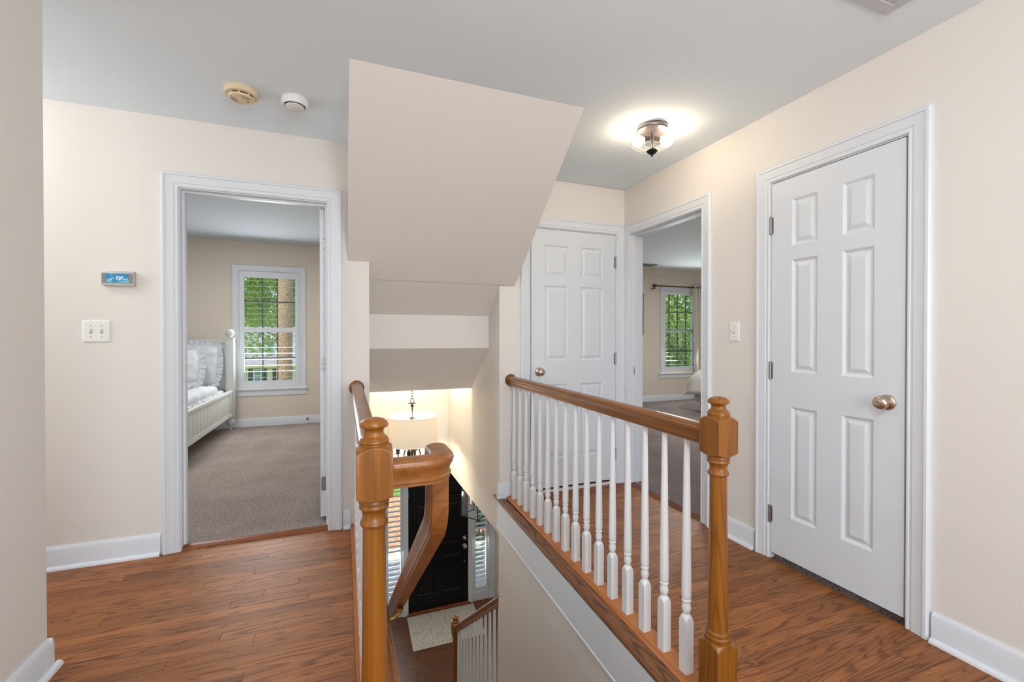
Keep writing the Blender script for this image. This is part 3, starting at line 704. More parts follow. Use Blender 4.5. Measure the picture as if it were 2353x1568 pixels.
# ------------------------------------------------------------------ small things on the walls and ceiling
def switch(name, label, T, ac, zc, gangs):
    root = thing(name, label, 'light switch', T(ac, 0, zc))
    w = 0.070 + 0.046 * (gangs - 1); h = 0.1155
    vs = []; fs = []
    m = MB(T)
    R = [(0, 0), (0, 0.003), (0.004, 0.006), (0.010, 0.0065)]
    for e, d in R: vs += [(ac - w / 2 + e, d, zc - h / 2 + e), (ac + w / 2 - e, d, zc - h / 2 + e), (ac + w / 2 - e, d, zc + h / 2 - e), (ac - w / 2 + e, d, zc + h / 2 - e)]
    for j in range(3):
        for i in range(4): fs.append((j * 4 + i, j * 4 + (i + 1) % 4, j * 4 + 4 + (i + 1) % 4, j * 4 + 4 + i))
    fs += [(12, 13, 14, 15), (3, 2, 1, 0)]
    m.add(vs, fs).build('plate', M['plastic'], root, smooth=False)
    for g in range(gangs):
        a = ac + (g - (gangs - 1) / 2) * 0.046
        MB(T).box(a - 0.0052, a + 0.0052, 0.0064, 0.0068, zc - 0.0125, zc + 0.0125).build('slot', M['grey'], root, smooth=False)
        MB(T).add([(a - 0.004, 0.0066, zc - 0.008), (a + 0.004, 0.0066, zc - 0.008), (a + 0.004, 0.0066, zc + 0.007), (a - 0.004, 0.0066, zc + 0.007),
                   (a - 0.003, 0.017, zc + 0.006), (a + 0.003, 0.017, zc + 0.006), (a + 0.003, 0.015, zc + 0.013), (a - 0.003, 0.015, zc + 0.013)],
                  [(0, 1, 2, 3), (4, 5, 6, 7), (0, 1, 5, 4), (1, 2, 6, 5), (2, 3, 7, 6), (3, 0, 4, 7)]).build('toggle', M['plastic'], root, smooth=False)
        O = Vector(T(a, 0.0064, zc)); N = (Vector(T(a, 1, zc)) - O).normalized(); U = (Vector(T(a + 1, 0.0064, zc)) - O).normalized(); V = N.cross(U)
        for dz in (0.030, -0.030):
            MB().lathe([(0.0028, 0), (0.0028, 0.0008), (0.0015, 0.0012)], O + Vector((0, 0, dz)), 10, (U, V, N)).build('screw', M['grey'], root)
    return root
switch('light_switch', 'white double toggle switch plate below the thermostat', TL, -1.235, 1.2425, 2)
switch('light_switch', 'white single toggle switch plate between the right hand doorways', TR, 2.0, 1.245, 1)

# thermostat
th_ = thing('thermostat', 'silver thermostat with a blue screen reading 73 degrees', 'thermostat', (-1.133, YL, 1.485))
x0, x1, z0, z1 = -1.203, -1.063, 1.4875, 1.5655
MB().bbox(x0, x1, YL - 0.030, YL, z0, z1, 0.002).build('body', M['silver'], th_)
MB().box(x0 + 0.002, x1 - 0.002, YL - 0.0312, YL - 0.029, z0 + 0.0125, z1 - 0.0125).build('face', M['grey'], th_, smooth=False)
m_, n_, l_, b_ = nt('thermostat_screen')
tcx = n_.new('ShaderNodeTexCoord'); nzx = n_.new('ShaderNodeTexNoise'); nzx.inputs['Scale'].default_value = 26; nzx.inputs['Detail'].default_value = 1
l_.new(tcx.outputs['Object'], nzx.inputs['Vector'])
crx = n_.new('ShaderNodeValToRGB'); crx.color_ramp.elements[0].position = 0.42; crx.color_ramp.elements[0].color = lin(52, 120, 165); crx.color_ramp.elements[1].position = 0.72; crx.color_ramp.elements[1].color = lin(120, 185, 190)
l_.new(nzx.outputs[0], crx.inputs[0]); l_.new(crx.outputs[0], b_.inputs['Emission Color']); b_.inputs['Emission Strength'].default_value = 0.75
b_.inputs['Base Color'].default_value = lin(20, 40, 55); b_.inputs['Roughness'].default_value = 0.2
scn = MB().box(x0 + 0.020, x1 - 0.022, YL - 0.0322, YL - 0.031, z0 + 0.0135, z1 - 0.0135).build('screen', m_, th_, smooth=False)
M['glyph'] = emit('screen_white', (0.85, 0.93, 1.0, 1), 1.0)
def text_part(txt, size, loc, rot, mat, parent, name='lettering', extrude=0.0002):
    cu = bpy.data.curves.new(name, 'FONT'); cu.body = txt; cu.size = size; cu.extrude = extrude; cu.align_x = 'CENTER'; cu.align_y = 'CENTER'; cu.resolution_u = 3
    to = bpy.data.objects.new(name, cu); COL.objects.link(to)
    bpy.context.view_layer.update()
    me = bpy.data.meshes.new_from_object(to.evaluated_get(bpy.context.evaluated_depsgraph_get()))
    bpy.data.objects.remove(to); me.materials.clear(); me.materials.append(mat); me.name = name
    return inst(name, me, parent, loc, rot)
text_part('73°', 0.0235, (-1.125, YL - 0.0325, 1.5265), (math.radians(90), 0, 0), M['glyph'], scn)
mint = emit('screen_mint', lin(150, 210, 200), 0.9)
for r, cx_ in ((0.016, -1.102), (0.022, -1.100)):
    MB().tube([(cx_ + r * math.cos(a), YL - 0.0324, 1.533 + 0.6 * r * math.sin(a)) for a in [math.pi * (0.95 + 0.9 * i / 10) for i in range(11)] if cx_ + r * math.cos(a) < -1.0865], 0.0004, 5).build('screen_curve', mint, scn)
for k in range(6):
    MB().tube([(-1.179 + 0.004 * k, YL - 0.0324, 1.508 + 0.0035 * k), (-1.172 + 0.005 * k, YL - 0.0324, 1.506 + 0.0045 * k)], 0.0006, 5).build('screen_leaf', mint, scn)
MB().lathe([(0.0034, 0), (0.0034, 0.0006)], (-1.140, YL - 0.030, 1.494), 14, (Vector((1, 0, 0)), Vector((0, 0, 1)), Vector((0, -1, 0)))).build('logo', M['plastic'], th_)
MB().box(-1.134, -1.118, YL - 0.0305, YL - 0.0299, 1.4925, 1.4955).build('logo_word', M['plastic'], th_, smooth=False)

# smoke alarms
def down(c): return (Vector((1, 0, 0)), Vector((0, -1, 0)), Vector((0, 0, -1)))
DB = down(0)
s1 = thing('smoke_alarm', 'round yellowed ivory smoke alarm on the ceiling', 'smoke alarm', (-0.476, 2.545, H), 'smoke alarms on the ceiling')
MB().lathe([(0.073, 0), (0.0745, 0.004), (0.0745, 0.022), (0.070, 0.027), (0.058, 0.028)], (-0.476, 2.545, H), 40, DB).build('base', M['ivory'], s1, angle=40)
MB().lathe([(0.0535, 0.027), (0.0535, 0.036)], (-0.476, 2.545, H), 40, DB).build('vent_gap', M['dark'], s1)
mm = MB().lathe([(0.056, 0.034), (0.057, 0.036), (0.055, 0.042), (0.050, 0.0445), (0.046, 0.0445), (0.045, 0.043), (0.042, 0.043), (0.041, 0.0445), (0.037, 0.0445), (0.036, 0.043), (0.033, 0.043), (0.032, 0.0445), (0.028, 0.0445), (0.027, 0.043), (0.024, 0.043), (0.023, 0.045), (0.0, 0.046)], (-0.476, 2.545, H), 40, DB)
for k in range(8):
    a = math.pi * 2 * k / 8; mm.box(-0.476 + 0.053 * math.cos(a) - 0.004, -0.476 + 0.053 * math.cos(a) + 0.004, 2.545 + 0.053 * math.sin(a) - 0.004, 2.545 + 0.053 * math.sin(a) + 0.004, H - 0.036, H - 0.027)
mm.build('cover', M['ivory'], s1, angle=30)
for r in (0.0435, 0.0345, 0.0255):
    for a0 in (2.2, 4.9):
        MB().tube([(-0.476 + r * math.cos(a0 + 0.1 * i), 2.545 + r * math.sin(a0 + 0.1 * i), H - 0.0435) for i in range(12)], 0.001, 5).build('grille_slot', M['dark'], s1)
MB().lathe([(0.005, 0.044), (0.005, 0.0465), (0.0, 0.047)], (-0.45, 2.56, H), 14, DB).build('test_button', M['grey'], s1)
s2 = thing('smoke_alarm', 'round white smoke alarm on the ceiling beside the ivory one', 'smoke alarm', (-0.235, 2.54, H), 'smoke alarms on the ceiling')
MB().lathe([(0.064, 0), (0.064, 0.003), (0.062, 0.004), (0.065, 0.006), (0.0655, 0.03), (0.062, 0.037), (0.054, 0.0385), (0.049, 0.034), (0.046, 0.029)], (-0.235, 2.54, H), 40, DB).build('base', M['plastic'], s2, angle=40)
MB().lathe([(0.0465, 0.029), (0.040, 0.0285), (0.038, 0.040)], (-0.235, 2.54, H), 40, DB).build('vent_gap', M['dark'], s2)
MB().lathe([(0.040, 0.0365), (0.0435, 0.0375), (0.0435, 0.0405), (0.039, 0.043), (0.0, 0.044)], (-0.235, 2.54, H), 40, DB).build('cover', M['plastic'], s2, angle=40)
for k in range(8):
    a = math.pi / 4 * k + 0.3
    MB().tube([(-0.235 + 0.038 * math.cos(a), 2.54 + 0.038 * math.sin(a), H - 0.039), (-0.235 + 0.050 * math.cos(a), 2.54 + 0.050 * math.sin(a), H - 0.034)], 0.0012, 6).build('rib', M['plastic'], s2)
for k in range(3):
    MB().box(-0.255 + 0.016 * k, -0.249 + 0.016 * k, 2.53 + 0.004 * k, 2.533 + 0.004 * k, H - 0.0442, H - 0.0437).build('marking', M['grey'], s2, smooth=False)

# ceiling air register
cv = thing('ceiling_vent', 'grey metal air register in the ceiling at top right', 'vent', (1.80, 0.94, H))
M['vent'] = plain('vent_metal', lin(196, 198, 200), 0.5)
m = MB(); X0, X1, Y0, Y1v = 1.62, 1.932, 0.80, 1.072
R = [(0, 0), (0.0, 0.004), (0.008, 0.009), (0.042, 0.009), (0.046, 0.005)]
vs = []; fs = []
for e, d in R: vs += [(X0 + e, Y0 + e, H - d), (X1 - e, Y0 + e, H - d), (X1 - e, Y1v - e, H - d), (X0 + e, Y1v - e, H - d)]
for j in range(4):
    for i in range(4): fs.append((j * 4 + i, j * 4 + (i + 1) % 4, j * 4 + 4 + (i + 1) % 4, j * 4 + 4 + i))
m.add(vs, fs).build('frame', M['vent'], cv, smooth=False)
MB().box(X0 + 0.03, X1 - 0.03, Y0 + 0.03, Y1v - 0.03, H - 0.002, H - 0.001).build('duct', M['dark'], cv, smooth=False)
for k in range(13):
    xx = X0 + 0.054 + k * 0.0172
    MB().add([(xx, Y0 + 0.046, H - 0.003), (xx + 0.009, Y0 + 0.046, H - 0.009), (xx + 0.009, Y1v - 0.046, H - 0.009), (xx, Y1v - 0.046, H - 0.003),
              (xx + 0.002, Y0 + 0.046, H - 0.002), (xx + 0.011, Y0 + 0.046, H - 0.008), (xx + 0.011, Y1v - 0.046, H - 0.008), (xx + 0.002, Y1v - 0.046, H - 0.002)],
             [(0, 1, 2, 3), (4, 5, 6, 7), (0, 1, 5, 4), (1, 2, 6, 5), (2, 3, 7, 6), (3, 0, 4, 7)]).build('slat', M['vent'], cv, smooth=False)

# flush ceiling lamp with rippled glass bowl
LX, LY = 1.69, 2.135
lp = thing('ceiling_lamp', 'lit flush ceiling lamp with a clear rippled glass bowl and dark finial', 'lamp', (LX, LY, H))
MB().lathe([(0.090, 0), (0.092, 0.006), (0.090, 0.022), (0.086, 0.026), (0.070, 0.027)], (LX, LY, H), 40, DB).build('canopy', plain('pewter', lin(128, 118, 118), 0.35, 0.85), lp, angle=40)
gm, gn, gl, gb = nt('rippled_glass')
gb.inputs['Base Color'].default_value = (1, 1, 1, 1); gb.inputs['Transmission Weight'].default_value = 1.0; gb.inputs['Roughness'].default_value = 0.02; gb.inputs['IOR'].default_value = 1.4
gv = gn.new('ShaderNodeTexVoronoi'); gv.inputs['Scale'].default_value = 38; gt = gn.new('ShaderNodeTexCoord'); gl.new(gt.outputs['Object'], gv.inputs['Vector'])
gbp = gn.new('ShaderNodeBump'); gbp.inputs['Strength'].default_value = 0.6; gbp.inputs['Distance'].default_value = 0.01; gl.new(gv.outputs[0], gbp.inputs['Height']); gl.new(gbp.outputs[0], gb.inputs['Normal'])
gp = gn.new('ShaderNodeBsdfTransparent'); gmx = gn.new('ShaderNodeMixShader'); gmx.inputs[0].default_value = 0.45
gl.new(gp.outputs[0], gmx.inputs[1]); gl.new(gb.outputs[0], gmx.inputs[2]); gl.new(gmx.outputs[0], gn['Material Output'].inputs[0])
bowl = [(0.084, 0.026), (0.092, 0.030), (0.108, 0.042), (0.120, 0.058), (0.1245, 0.074), (0.121, 0.092), (0.106, 0.108), (0.082, 0.121), (0.052, 0.131), (0.024, 0.137)]
MB().lathe(bowl, (LX, LY, H), 48, DB, closed=False).build('glass_bowl', gm, lp, angle=80)
MB().lathe([(0.03, 0.131), (0.033, 0.136), (0.030, 0.142), (0.020, 0.152), (0.008, 0.158), (0.005, 0.160), (0.0065, 0.164), (0.004, 0.169), (0.0, 0.170)], (LX, LY, H), 24, DB).build('finial', M['black'], lp, angle=60)
MB().lathe([(0.005, 0.025), (0.005, 0.135)], (LX, LY, H), 10, DB).build('stem', M['bronze'], lp)
for s in (-1, 1):
    dx, dy = 0.935 * s, -0.355 * s
    bx_, by_ = LX + dx * 0.072, LY + dy * 0.072
    MB().tube([(LX + dx * 0.012, LY + dy * 0.012, H - 0.062), (LX + dx * 0.045, LY + dy * 0.045, H - 0.068)], 0.012, 12).build('socket', M['bronze'], lp)
    W = Vector((dx, dy, -0.1)).normalized(); U = Vector((0, 0, 1)); V = W.cross(U).normalized(); U = V.cross(W)
    MB().lathe([(0.010, -0.028), (0.013, -0.02), (0.022, -0.004), (0.0255, 0.012), (0.022, 0.026), (0.010, 0.034), (0.0, 0.0355)], (bx_, by_, H - 0.071), 20, (U, V, W)).build('bulb', M['bulb'], lp, angle=80)
    point_light('ceiling_lamp_light', (bx_ + dx * 0.01, by_ + dy * 0.01, H - 0.075), 4.2, (1.0, 0.80, 0.56), 0.02)

# ------------------------------------------------------------------ foyer: drum chandelier
CX_, CY_ = 0.628, 4.43
ch = thing('chandelier', 'dark bronze chandelier with a glowing cream drum shade hanging in the foyer', 'chandelier', (CX_, CY_, 0.17))
fm, fn_, fl_, fb = nt('linen_shade')
fb.inputs['Base Color'].default_value = lin(236, 228, 214); fb.inputs['Roughness'].default_value = 0.9
tl_ = fn_.new('ShaderNodeBsdfTranslucent'); tl_.inputs[0].default_value = lin(255, 246, 232); mx_ = fn_.new('ShaderNodeMixShader'); mx_.inputs[0].default_value = 0.07
ftc = fn_.new('ShaderNodeTexCoord'); fmp = fn_.new('ShaderNodeMapping'); fmp.inputs['Scale'].default_value = (300, 300, 40); fnz = fn_.new('ShaderNodeTexNoise'); fnz.inputs['Scale'].default_value = 1.0
fl_.new(ftc.outputs['Object'], fmp.inputs[0]); fl_.new(fmp.outputs[0], fnz.inputs['Vector'])
fbp = fn_.new('ShaderNodeBump'); fbp.inputs['Strength'].default_value = 0.3; fl_.new(fnz.outputs[0], fbp.inputs['Height']); fl_.new(fbp.outputs[0], fb.inputs['Normal'])
fl_.new(fb.outputs[0], mx_.inputs[1]); fl_.new(tl_.outputs[0], mx_.inputs[2]); fl_.new(mx_.outputs[0], fn_['Material Output'].inputs[0])
zt, zb_ = 0.435, 0.165
shd = MB().lathe([(0.252, zb_), (0.236, zt), (0.233, zt), (0.249, zb_), (0.252, zb_)], (CX_, CY_, 0), 64, closed=False).build('shade', fm, ch, angle=60)
for r, z in ((0.251, zb_), (0.235, zt)):
    MB().tube([(CX_ + r * math.cos(a), CY_ + r * math.sin(a), z) for a in [2 * math.pi * i / 48 for i in range(48)]], 0.003, 6, True).build('shade_ring', M['plastic'], shd)
for k in range(3):
    a = 0.5 + k * 2 * math.pi / 3
    MB().tube([(CX_, CY_, 0.418), (CX_ + 0.234 * math.cos(a), CY_ + 0.234 * math.sin(a), 0.430)], 0.002, 6).build('spider_arm', M['plastic'], shd)
MB().lathe([(0.028, 0.405), (0.028, 0.417), (0.012, 0.421), (0.0055, 0.423), (0.0055, 0.500), (0.009, 0.503), (0.009, 0.508), (0.006, 0.512), (0.013, 0.520), (0.018, 0.523), (0.018, 0.528), (0.013, 0.531), (0.013, 0.541), (0.009, 0.545), (0.0075, 0.551), (0.036, 0.555), (0.039, 0.558), (0.036, 0.562), (0.012, 0.565), (0.0, 0.566)], (CX_, CY_, 0), 28).build('stem', M['bronze'], ch, angle=40)
MB().tube([(CX_ + 0.019 * math.cos(a), CY_, 0.586 + 0.021 * math.sin(a)) for a in [2 * math.pi * i / 20 for i in range(20)]], 0.0028, 8, True).build('loop', M['bronze'], ch)
lk = MB().tube([(0.0075 * math.cos(a), 0, 0.0155 * math.sin(a)) for a in [2 * math.pi * i / 14 for i in range(14)]], 0.0023, 6, True).mesh('chain_link', M['bronze'])
z = 0.616; k = 0
while z < 1.62:
    inst('chain_link', lk, ch, (CX_, CY_, z), (0, 0, 0.6 + (math.pi / 2 if k % 2 else 0))); z += 0.0255; k += 1
MB().lathe([(0.06, 1.65), (0.06, 1.64), (0.04, 1.625), (0.01, 1.62)], (CX_, CY_, 0), 24).build('canopy', M['bronze'], ch)
MB().lathe([(0.0, -0.10), (0.012, -0.09), (0.02, -0.07), (0.012, -0.05), (0.025, -0.02), (0.014, 0.0), (0.010, 0.05), (0.010, 0.405)], (CX_, CY_, 0), 20).build('column', M['bronze'], ch)
for k in range(4):
    a = math.radians(-20.8 + 90 * k); c, s = math.cos(a), math.sin(a)
    MB().tube([(CX_ + c * r, CY_ + s * r, zz) for r, zz in ((0.012, 0.02), (0.035, 0.10), (0.055, 0.125), (0.07, 0.10), (0.085, 0.03), (0.11, -0.01), (0.135, 0.0), (0.142, 0.05))], 0.006, 8).build('arm', M['bronze'], ch)
    cp = MB().lathe([(0.006, 0.05), (0.022, 0.06), (0.024, 0.068), (0.012, 0.072), (0.016, 0.078), (0.019, 0.085), (0.019, 0.115), (0.022, 0.118), (0.022, 0.123), (0.015, 0.128), (0.015, 0.145), (0.020, 0.150), (0.020, 0.155), (0.012, 0.16)], (CX_ + c * 0.142, CY_ + s * 0.142, 0), 18).build('candle_cup', M['bronze'], ch, angle=40)
    MB().lathe([(0.0125, 0.16), (0.0125, 0.225)], (CX_ + c * 0.142, CY_ + s * 0.142, 0), 14).build('candle_sleeve', M['plastic'], ch)
    MB().lathe([(0.010, 0.225), (0.018, 0.25), (0.017, 0.27), (0.006, 0.295), (0.0, 0.30)], (CX_ + c * 0.142, CY_ + s * 0.142, 0), 14).build('bulb', M['bulb'], ch)
    point_light('chandelier_light', (CX_ + c * 0.142, CY_ + s * 0.142, 0.265), 7.5, (1.0, 0.87, 0.66), 0.015)

# lantern pendant near the front door
LXc, LYc, LZ0, LZ1 = 1.54, 5.35, -1.02, -0.70
M['lglass'] = glass('lantern_glass', (0.92, 0.96, 1.0, 1), 0.16)
ln = thing('lantern_pendant', 'black iron glass lantern with candle lights hanging before the front door', 'lantern', (LXc, LYc, LZ0))
ang = math.radians(38); hw = 0.125
def LP(a, b, z): return (LXc + a * math.cos(ang) - b * math.sin(ang), LYc + a * math.sin(ang) + b * math.cos(ang), z)
for sx, sy in ((-1, -1), (1, -1), (1, 1), (-1, 1)):
    MB().tube([LP(sx * hw, sy * hw, LZ0 - 0.0), LP(sx * hw, sy * hw, LZ1), LP(sx * hw * 0.9, sy * hw * 0.9, LZ1 + 0.03), LP(sx * hw * 0.5, sy * hw * 0.5, LZ1 + 0.10), LP(0, 0, LZ1 + 0.16)], 0.0065, 8).build('corner_post', M['black'], ln)
    MB().lathe([(0.0, -0.022), (0.008, -0.018), (0.009, -0.010), (0.005, -0.004), (0.008, 0.0)], LP(sx * hw, sy * hw, LZ0), 12).build('foot_knob', M['black'], ln)
for z in (LZ0, LZ1):
    for (a, b), (c, d) in (((-1, -1), (1, -1)), ((1, -1), (1, 1)), ((1, 1), (-1, 1)), ((-1, 1), (-1, -1))):
        MB().tube([LP(a * hw, b * hw, z), LP(c * hw, d * hw, z)], 0.0065, 8).build('frame_bar', M['black'], ln)
for (a, b), (c, d) in (((-1, -1), (1, -1)), ((1, -1), (1, 1)), ((1, 1), (-1, 1)), ((-1, 1), (-1, -1))):
    MB().add([LP(a * hw, b * hw, LZ0), LP(c * hw, d * hw, LZ0), LP(c * hw, d * hw, LZ1), LP(a * hw, b * hw, LZ1)], [(0, 1, 2, 3)]).build('glass_pane', M['lglass'], ln, smooth=False)
MB().lathe([(0.006, LZ0 + 0.09), (0.012, LZ0 + 0.10), (0.018, LZ0 + 0.125), (0.010, LZ0 + 0.15), (0.006, LZ0 + 0.16), (0.006, LZ1 + 0.16)], (LXc, LYc, 0), 14).build('stem', M['black'], ln)
for k in range(4):
    a = ang + math.pi / 4 + k * math.pi / 2; c, s = math.cos(a), math.sin(a)
    MB().tube([(LXc + c * r, LYc + s * r, LZ0 + zz) for r, zz in ((0.01, 0.12), (0.03, 0.10), (0.055, 0.10), (0.062, 0.13))], 0.004, 8).build('arm', M['black'], ln)
    MB().lathe([(0.016, 0.128), (0.018, 0.134), (0.010, 0.136)], (LXc + c * 0.062, LYc + s * 0.062, LZ0), 14).build('candle_cup', M['black'], ln)
    MB().lathe([(0.0095, 0.134), (0.0095, 0.235)], (LXc + c * 0.062, LYc + s * 0.062, LZ0), 14).build('candle_sleeve', M['ivory'], ln)
MB().tube([(LXc, LYc, LZ1 + 0.155), (LXc, LYc, ZC)], 0.004, 8).build('rod', M['black'], ln)
MB().lathe([(0.06, ZC), (0.06, ZC - 0.008), (0.02, ZC - 0.02)], (LXc, LYc, 0), 20).build('canopy', M['black'], ln)
point_light('lantern_light', (LXc, LYc, LZ0 + 0.22), 3.0, (1.0, 0.85, 0.65), 0.05)

# ------------------------------------------------------------------ foyer: entry door, sidelights, mat
six_panel_door('door_4', 'black six panel front door at the bottom of the stairs', lambda a, d, z: (0.879 + a, YD + 0.012 - d, z), 0.909, ZF + 0.025, ZF + 2.035, M['blackdoor'],
               [(ZF + 0.25, ZF + 0.80), (ZF + 0.98, ZF + 1.60), (ZF + 1.70, ZF + 1.92)], stile=0.12, mid=0.12, t=0.044, knob_a=0.852, knob_z=-2.01, kmat=M['nickel'], hinge_a=-0.004, hinge_z=(-1.12, -1.95, -2.65))
d4 = bpy.data.objects['door_4']
knob(lambda a, d, z: (0.879 + a, YD + 0.012 - d, z), 0.850, -1.882, d4, M['nickel'], 0.8, name='deadbolt')
knob(lambda a, d, z: (0.879 + a, YD + 0.012 - d, z), 0.850, -2.245, d4, M['nickel'], 0.32, name='latch_button')
struct('trim_13', 'oak threshold under the black front door', 'threshold', MB().bbox(0.86, 1.81, YD - 0.05, YD + 0.13, ZF, ZF + 0.022, 0.005), M['thresh'])
mb = MB(); TD = lambda a, d, z: (a, YD - d, z)
for a0, a1 in ((0.80, 0.876), (1.791, 1.867)):
    mb.box(a0, a1, YD - 0.012, YD + 0.13, ZF, -0.855)
mb.box(0.545, 2.125, YD - 0.012, YD + 0.13, -0.862, -0.84)
for a0, a1 in ((0.812, 0.826), (1.84, 1.854)): mb.box(a0, a1, YD - 0.018, YD - 0.01, ZF, -0.855)
struct('trim_14', 'pale posts between the front door and its sidelights', 'trim', mb, M['white'], smooth=False)
struct('trim_15', 'pale casing round the whole entry unit', 'trim', casing_mesh(TD, 0.55, 2.12, ZF, -0.85, k=1.3), M['white'], angle=20)
def louver_mesh(L, w=0.064, t=0.0065, mat=None):
    n = 10; pr = [(0.5 * w * math.cos(2 * math.pi * i / n), 0.5 * t * math.sin(2 * math.pi * i / n)) for i in range(n)]
    return MB().sweep(pr, [((-L / 2, 0, 0), (0, 1, 0), (0, 0, 1)), ((L / 2, 0, 0), (0, 1, 0), (0, 0, 1))]).mesh('louver', mat or M['white'], angle=50)
def shutter(root, x0, x1, z0, z1, y, stile, rails, pitch, tilt, w=0.064, mid=None):
    """frame x0..x1, z0..z1 around louvers; tilt(z) -> radians"""
    m = MB().box(x0, x0 + stile, y - 0.014, y + 0.014, z0, z1).box(x1 - stile, x1, y - 0.014, y + 0.014, z0, z1)
    m.box(x0 + stile, x1 - stile, y - 0.014, y + 0.014, z0, z0 + rails[0]).box(x0 + stile, x1 - stile, y - 0.014, y + 0.014, z1 - rails[1], z1)
    if mid: m.box(x0 + stile, x1 - stile, y - 0.014, y + 0.014, mid[0], mid[1])
    so = m.build('shutter_frame', M['white'], root, smooth=False)
    me = louver_mesh(x1 - x0 - 2 * stile - 0.004, w)
    secs = [(z0 + rails[0], z1 - rails[1])] if not mid else [(z0 + rails[0], mid[0]), (mid[1], z1 - rails[1])]
    for a, b in secs:
        n = max(1, int(round((b - a) / pitch)))
        for i in range(n):
            z = a + (b - a) * (i + 0.5) / n
            inst('louver', me, so, ((x0 + x1) / 2, y, z), (tilt(z), 0, 0))
    return so
w1 = thing('window_3', 'tall shuttered sidelight left of the black front door', 'window', (0.68, YD + 0.07, ZF), kind='structure')
MB().box(0.548, 0.80, YD + 0.0, YD + 0.11, ZF, ZF + 0.13).build('bottom_panel', M['white'], w1, smooth=False)
shutter(w1, 0.555, 0.805, ZF + 0.135, -0.87, YD + 0.03, 0.038, (0.06, 0.07), 0.075, lambda z: 0.0 if z > -1.95 else -0.42)
MB().box(0.55, 0.80, YD + 0.098, YD + 0.102, ZF + 0.13, -0.87).build('pane', M['glass'], w1, smooth=False)
w2 = thing('window_4', 'tall shuttered sidelight right of the black front door', 'window', (2.0, YD + 0.07, ZF), kind='structure')
MB().box(1.867, 2.12, YD + 0.0, YD + 0.11, ZF, ZF + 0.13).build('bottom_panel', M['white'], w2, smooth=False)
shutter(w2, 1.872, 2.122, ZF + 0.135, -0.87, YD + 0.03, 0.040, (0.06, 0.07), 0.075, lambda z: 0.15 if z > -1.85 else -0.52)
MB().box(1.867, 2.12, YD + 0.098, YD + 0.102, ZF + 0.13, -0.87).build('pane', M['glass'], w2, smooth=False)
MB().box(1.992, 2.004, YD + 0.09, YD + 0.11, -1.9, -0.87).build('muntin', M['dark'], w2, smooth=False)
rm, rn, rl, rb = nt('woven_mat')
rt = rn.new('ShaderNodeTexCoord'); 
def _n(scale, st):
    mp = rn.new('ShaderNodeMapping'); mp.inputs['Scale'].default_value = st; z_ = rn.new('ShaderNodeTexNoise'); z_.inputs['Scale'].default_value = scale; z_.inputs['Detail'].default_value = 4
    rl.new(rt.outputs['Object'], mp.inputs[0]); rl.new(mp.outputs[0], z_.inputs['Vector']); return z_
za, zb2 = _n(38, (2.2, 0.6, 1)), _n(120, (1, 1, 1))
rmx = rn.new('ShaderNodeMixRGB'); rmx.inputs[0].default_value = 0.5; rl.new(za.outputs[0], rmx.inputs[1]); rl.new(zb2.outputs[0], rmx.inputs[2])
rc = rn.new('ShaderNodeValToRGB'); rc.color_ramp.elements[0].position = 0.38; rc.color_ramp.elements[0].color = lin(150, 138, 122); rc.color_ramp.elements[1].position = 0.62; rc.color_ramp.elements[1].color = lin(206, 197, 182)
rl.new(rmx.outputs[0], rc.inputs[0]); rl.new(rc.outputs[0], rb.inputs['Base Color']); rb.inputs['Roughness'].default_value = 0.95
dm = thing('door_mat', 'beige woven rectangular mat before the black front door', 'mat', (1.31, 6.2, ZF))
MB().prism([(0.849, 6.553), (1.846, 6.553), (1.83, 5.815), (0.833, 5.815)], ZF, ZF + 0.009, 'z').build('pile', rm, dm, smooth=False)
eb = MB()
q = [(0.849, 6.553), (1.846, 6.553), (1.83, 5.815), (0.833, 5.815)]
eb.tube([(a, b, ZF + 0.005) for a, b in q], 0.005, 6, True).build('binding', plain('mat_binding', lin(150, 138, 122), 0.9), dm)

# ------------------------------------------------------------------ bedroom window, bed
def sash_window(root, x0, x1, z0, z1, y, vx, hz, mid):
    f = 0.035
    m = MB().box(x0, x0 + f, y, y + 0.05, z0, z1).box(x1 - f, x1, y, y + 0.05, z0, z1).box(x0, x1, y, y + 0.05, z0, z0 + 0.05).box(x0, x1, y, y + 0.05, z1 - 0.04, z1).box(x0, x1, y, y + 0.05, mid - 0.022, mid + 0.022)
    m.build('sash_frame', M['white'], root, smooth=False)
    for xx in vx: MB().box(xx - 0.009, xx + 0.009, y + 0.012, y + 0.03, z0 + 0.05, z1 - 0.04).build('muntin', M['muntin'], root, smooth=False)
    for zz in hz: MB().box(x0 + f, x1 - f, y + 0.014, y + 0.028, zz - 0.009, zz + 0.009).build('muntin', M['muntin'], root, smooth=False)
    for a, b in ((z0 + 0.05, mid - 0.022), (mid + 0.022, z1 - 0.04)):
        MB().box(x0 + f, x1 - f, y + 0.019, y + 0.023, a, b).build('pane', M['glass'], root, smooth=False)
M['muntin'] = plain('backlit_muntin_grey', lin(104, 106, 98), 0.5)  # white muntins coloured grey, their backlit shade is in the colour
def stool(root, x0, x1, z, y):
    MB().bbox(x0, x1, y - 0.045, y + 0.02, z - 0.022, z, 0.005).build('sill', M['white'], root)
    MB().box(x0 + 0.02, x1 - 0.02, y - 0.016, y, z - 0.10, z - 0.022).build('apron', M['white'], root, smooth=False)
wd = thing('window_1', 'white shuttered window in the left bedroom with a leafy view', 'window', (-0.936, YB, 0.53), kind='structure')
TB = lambda a, d, z: (a, YB - d, z)
casing_mesh(TB, -1.30, -0.572, 0.53, 2.10, k=0.95).build('casing', M['white'], wd, angle=20)
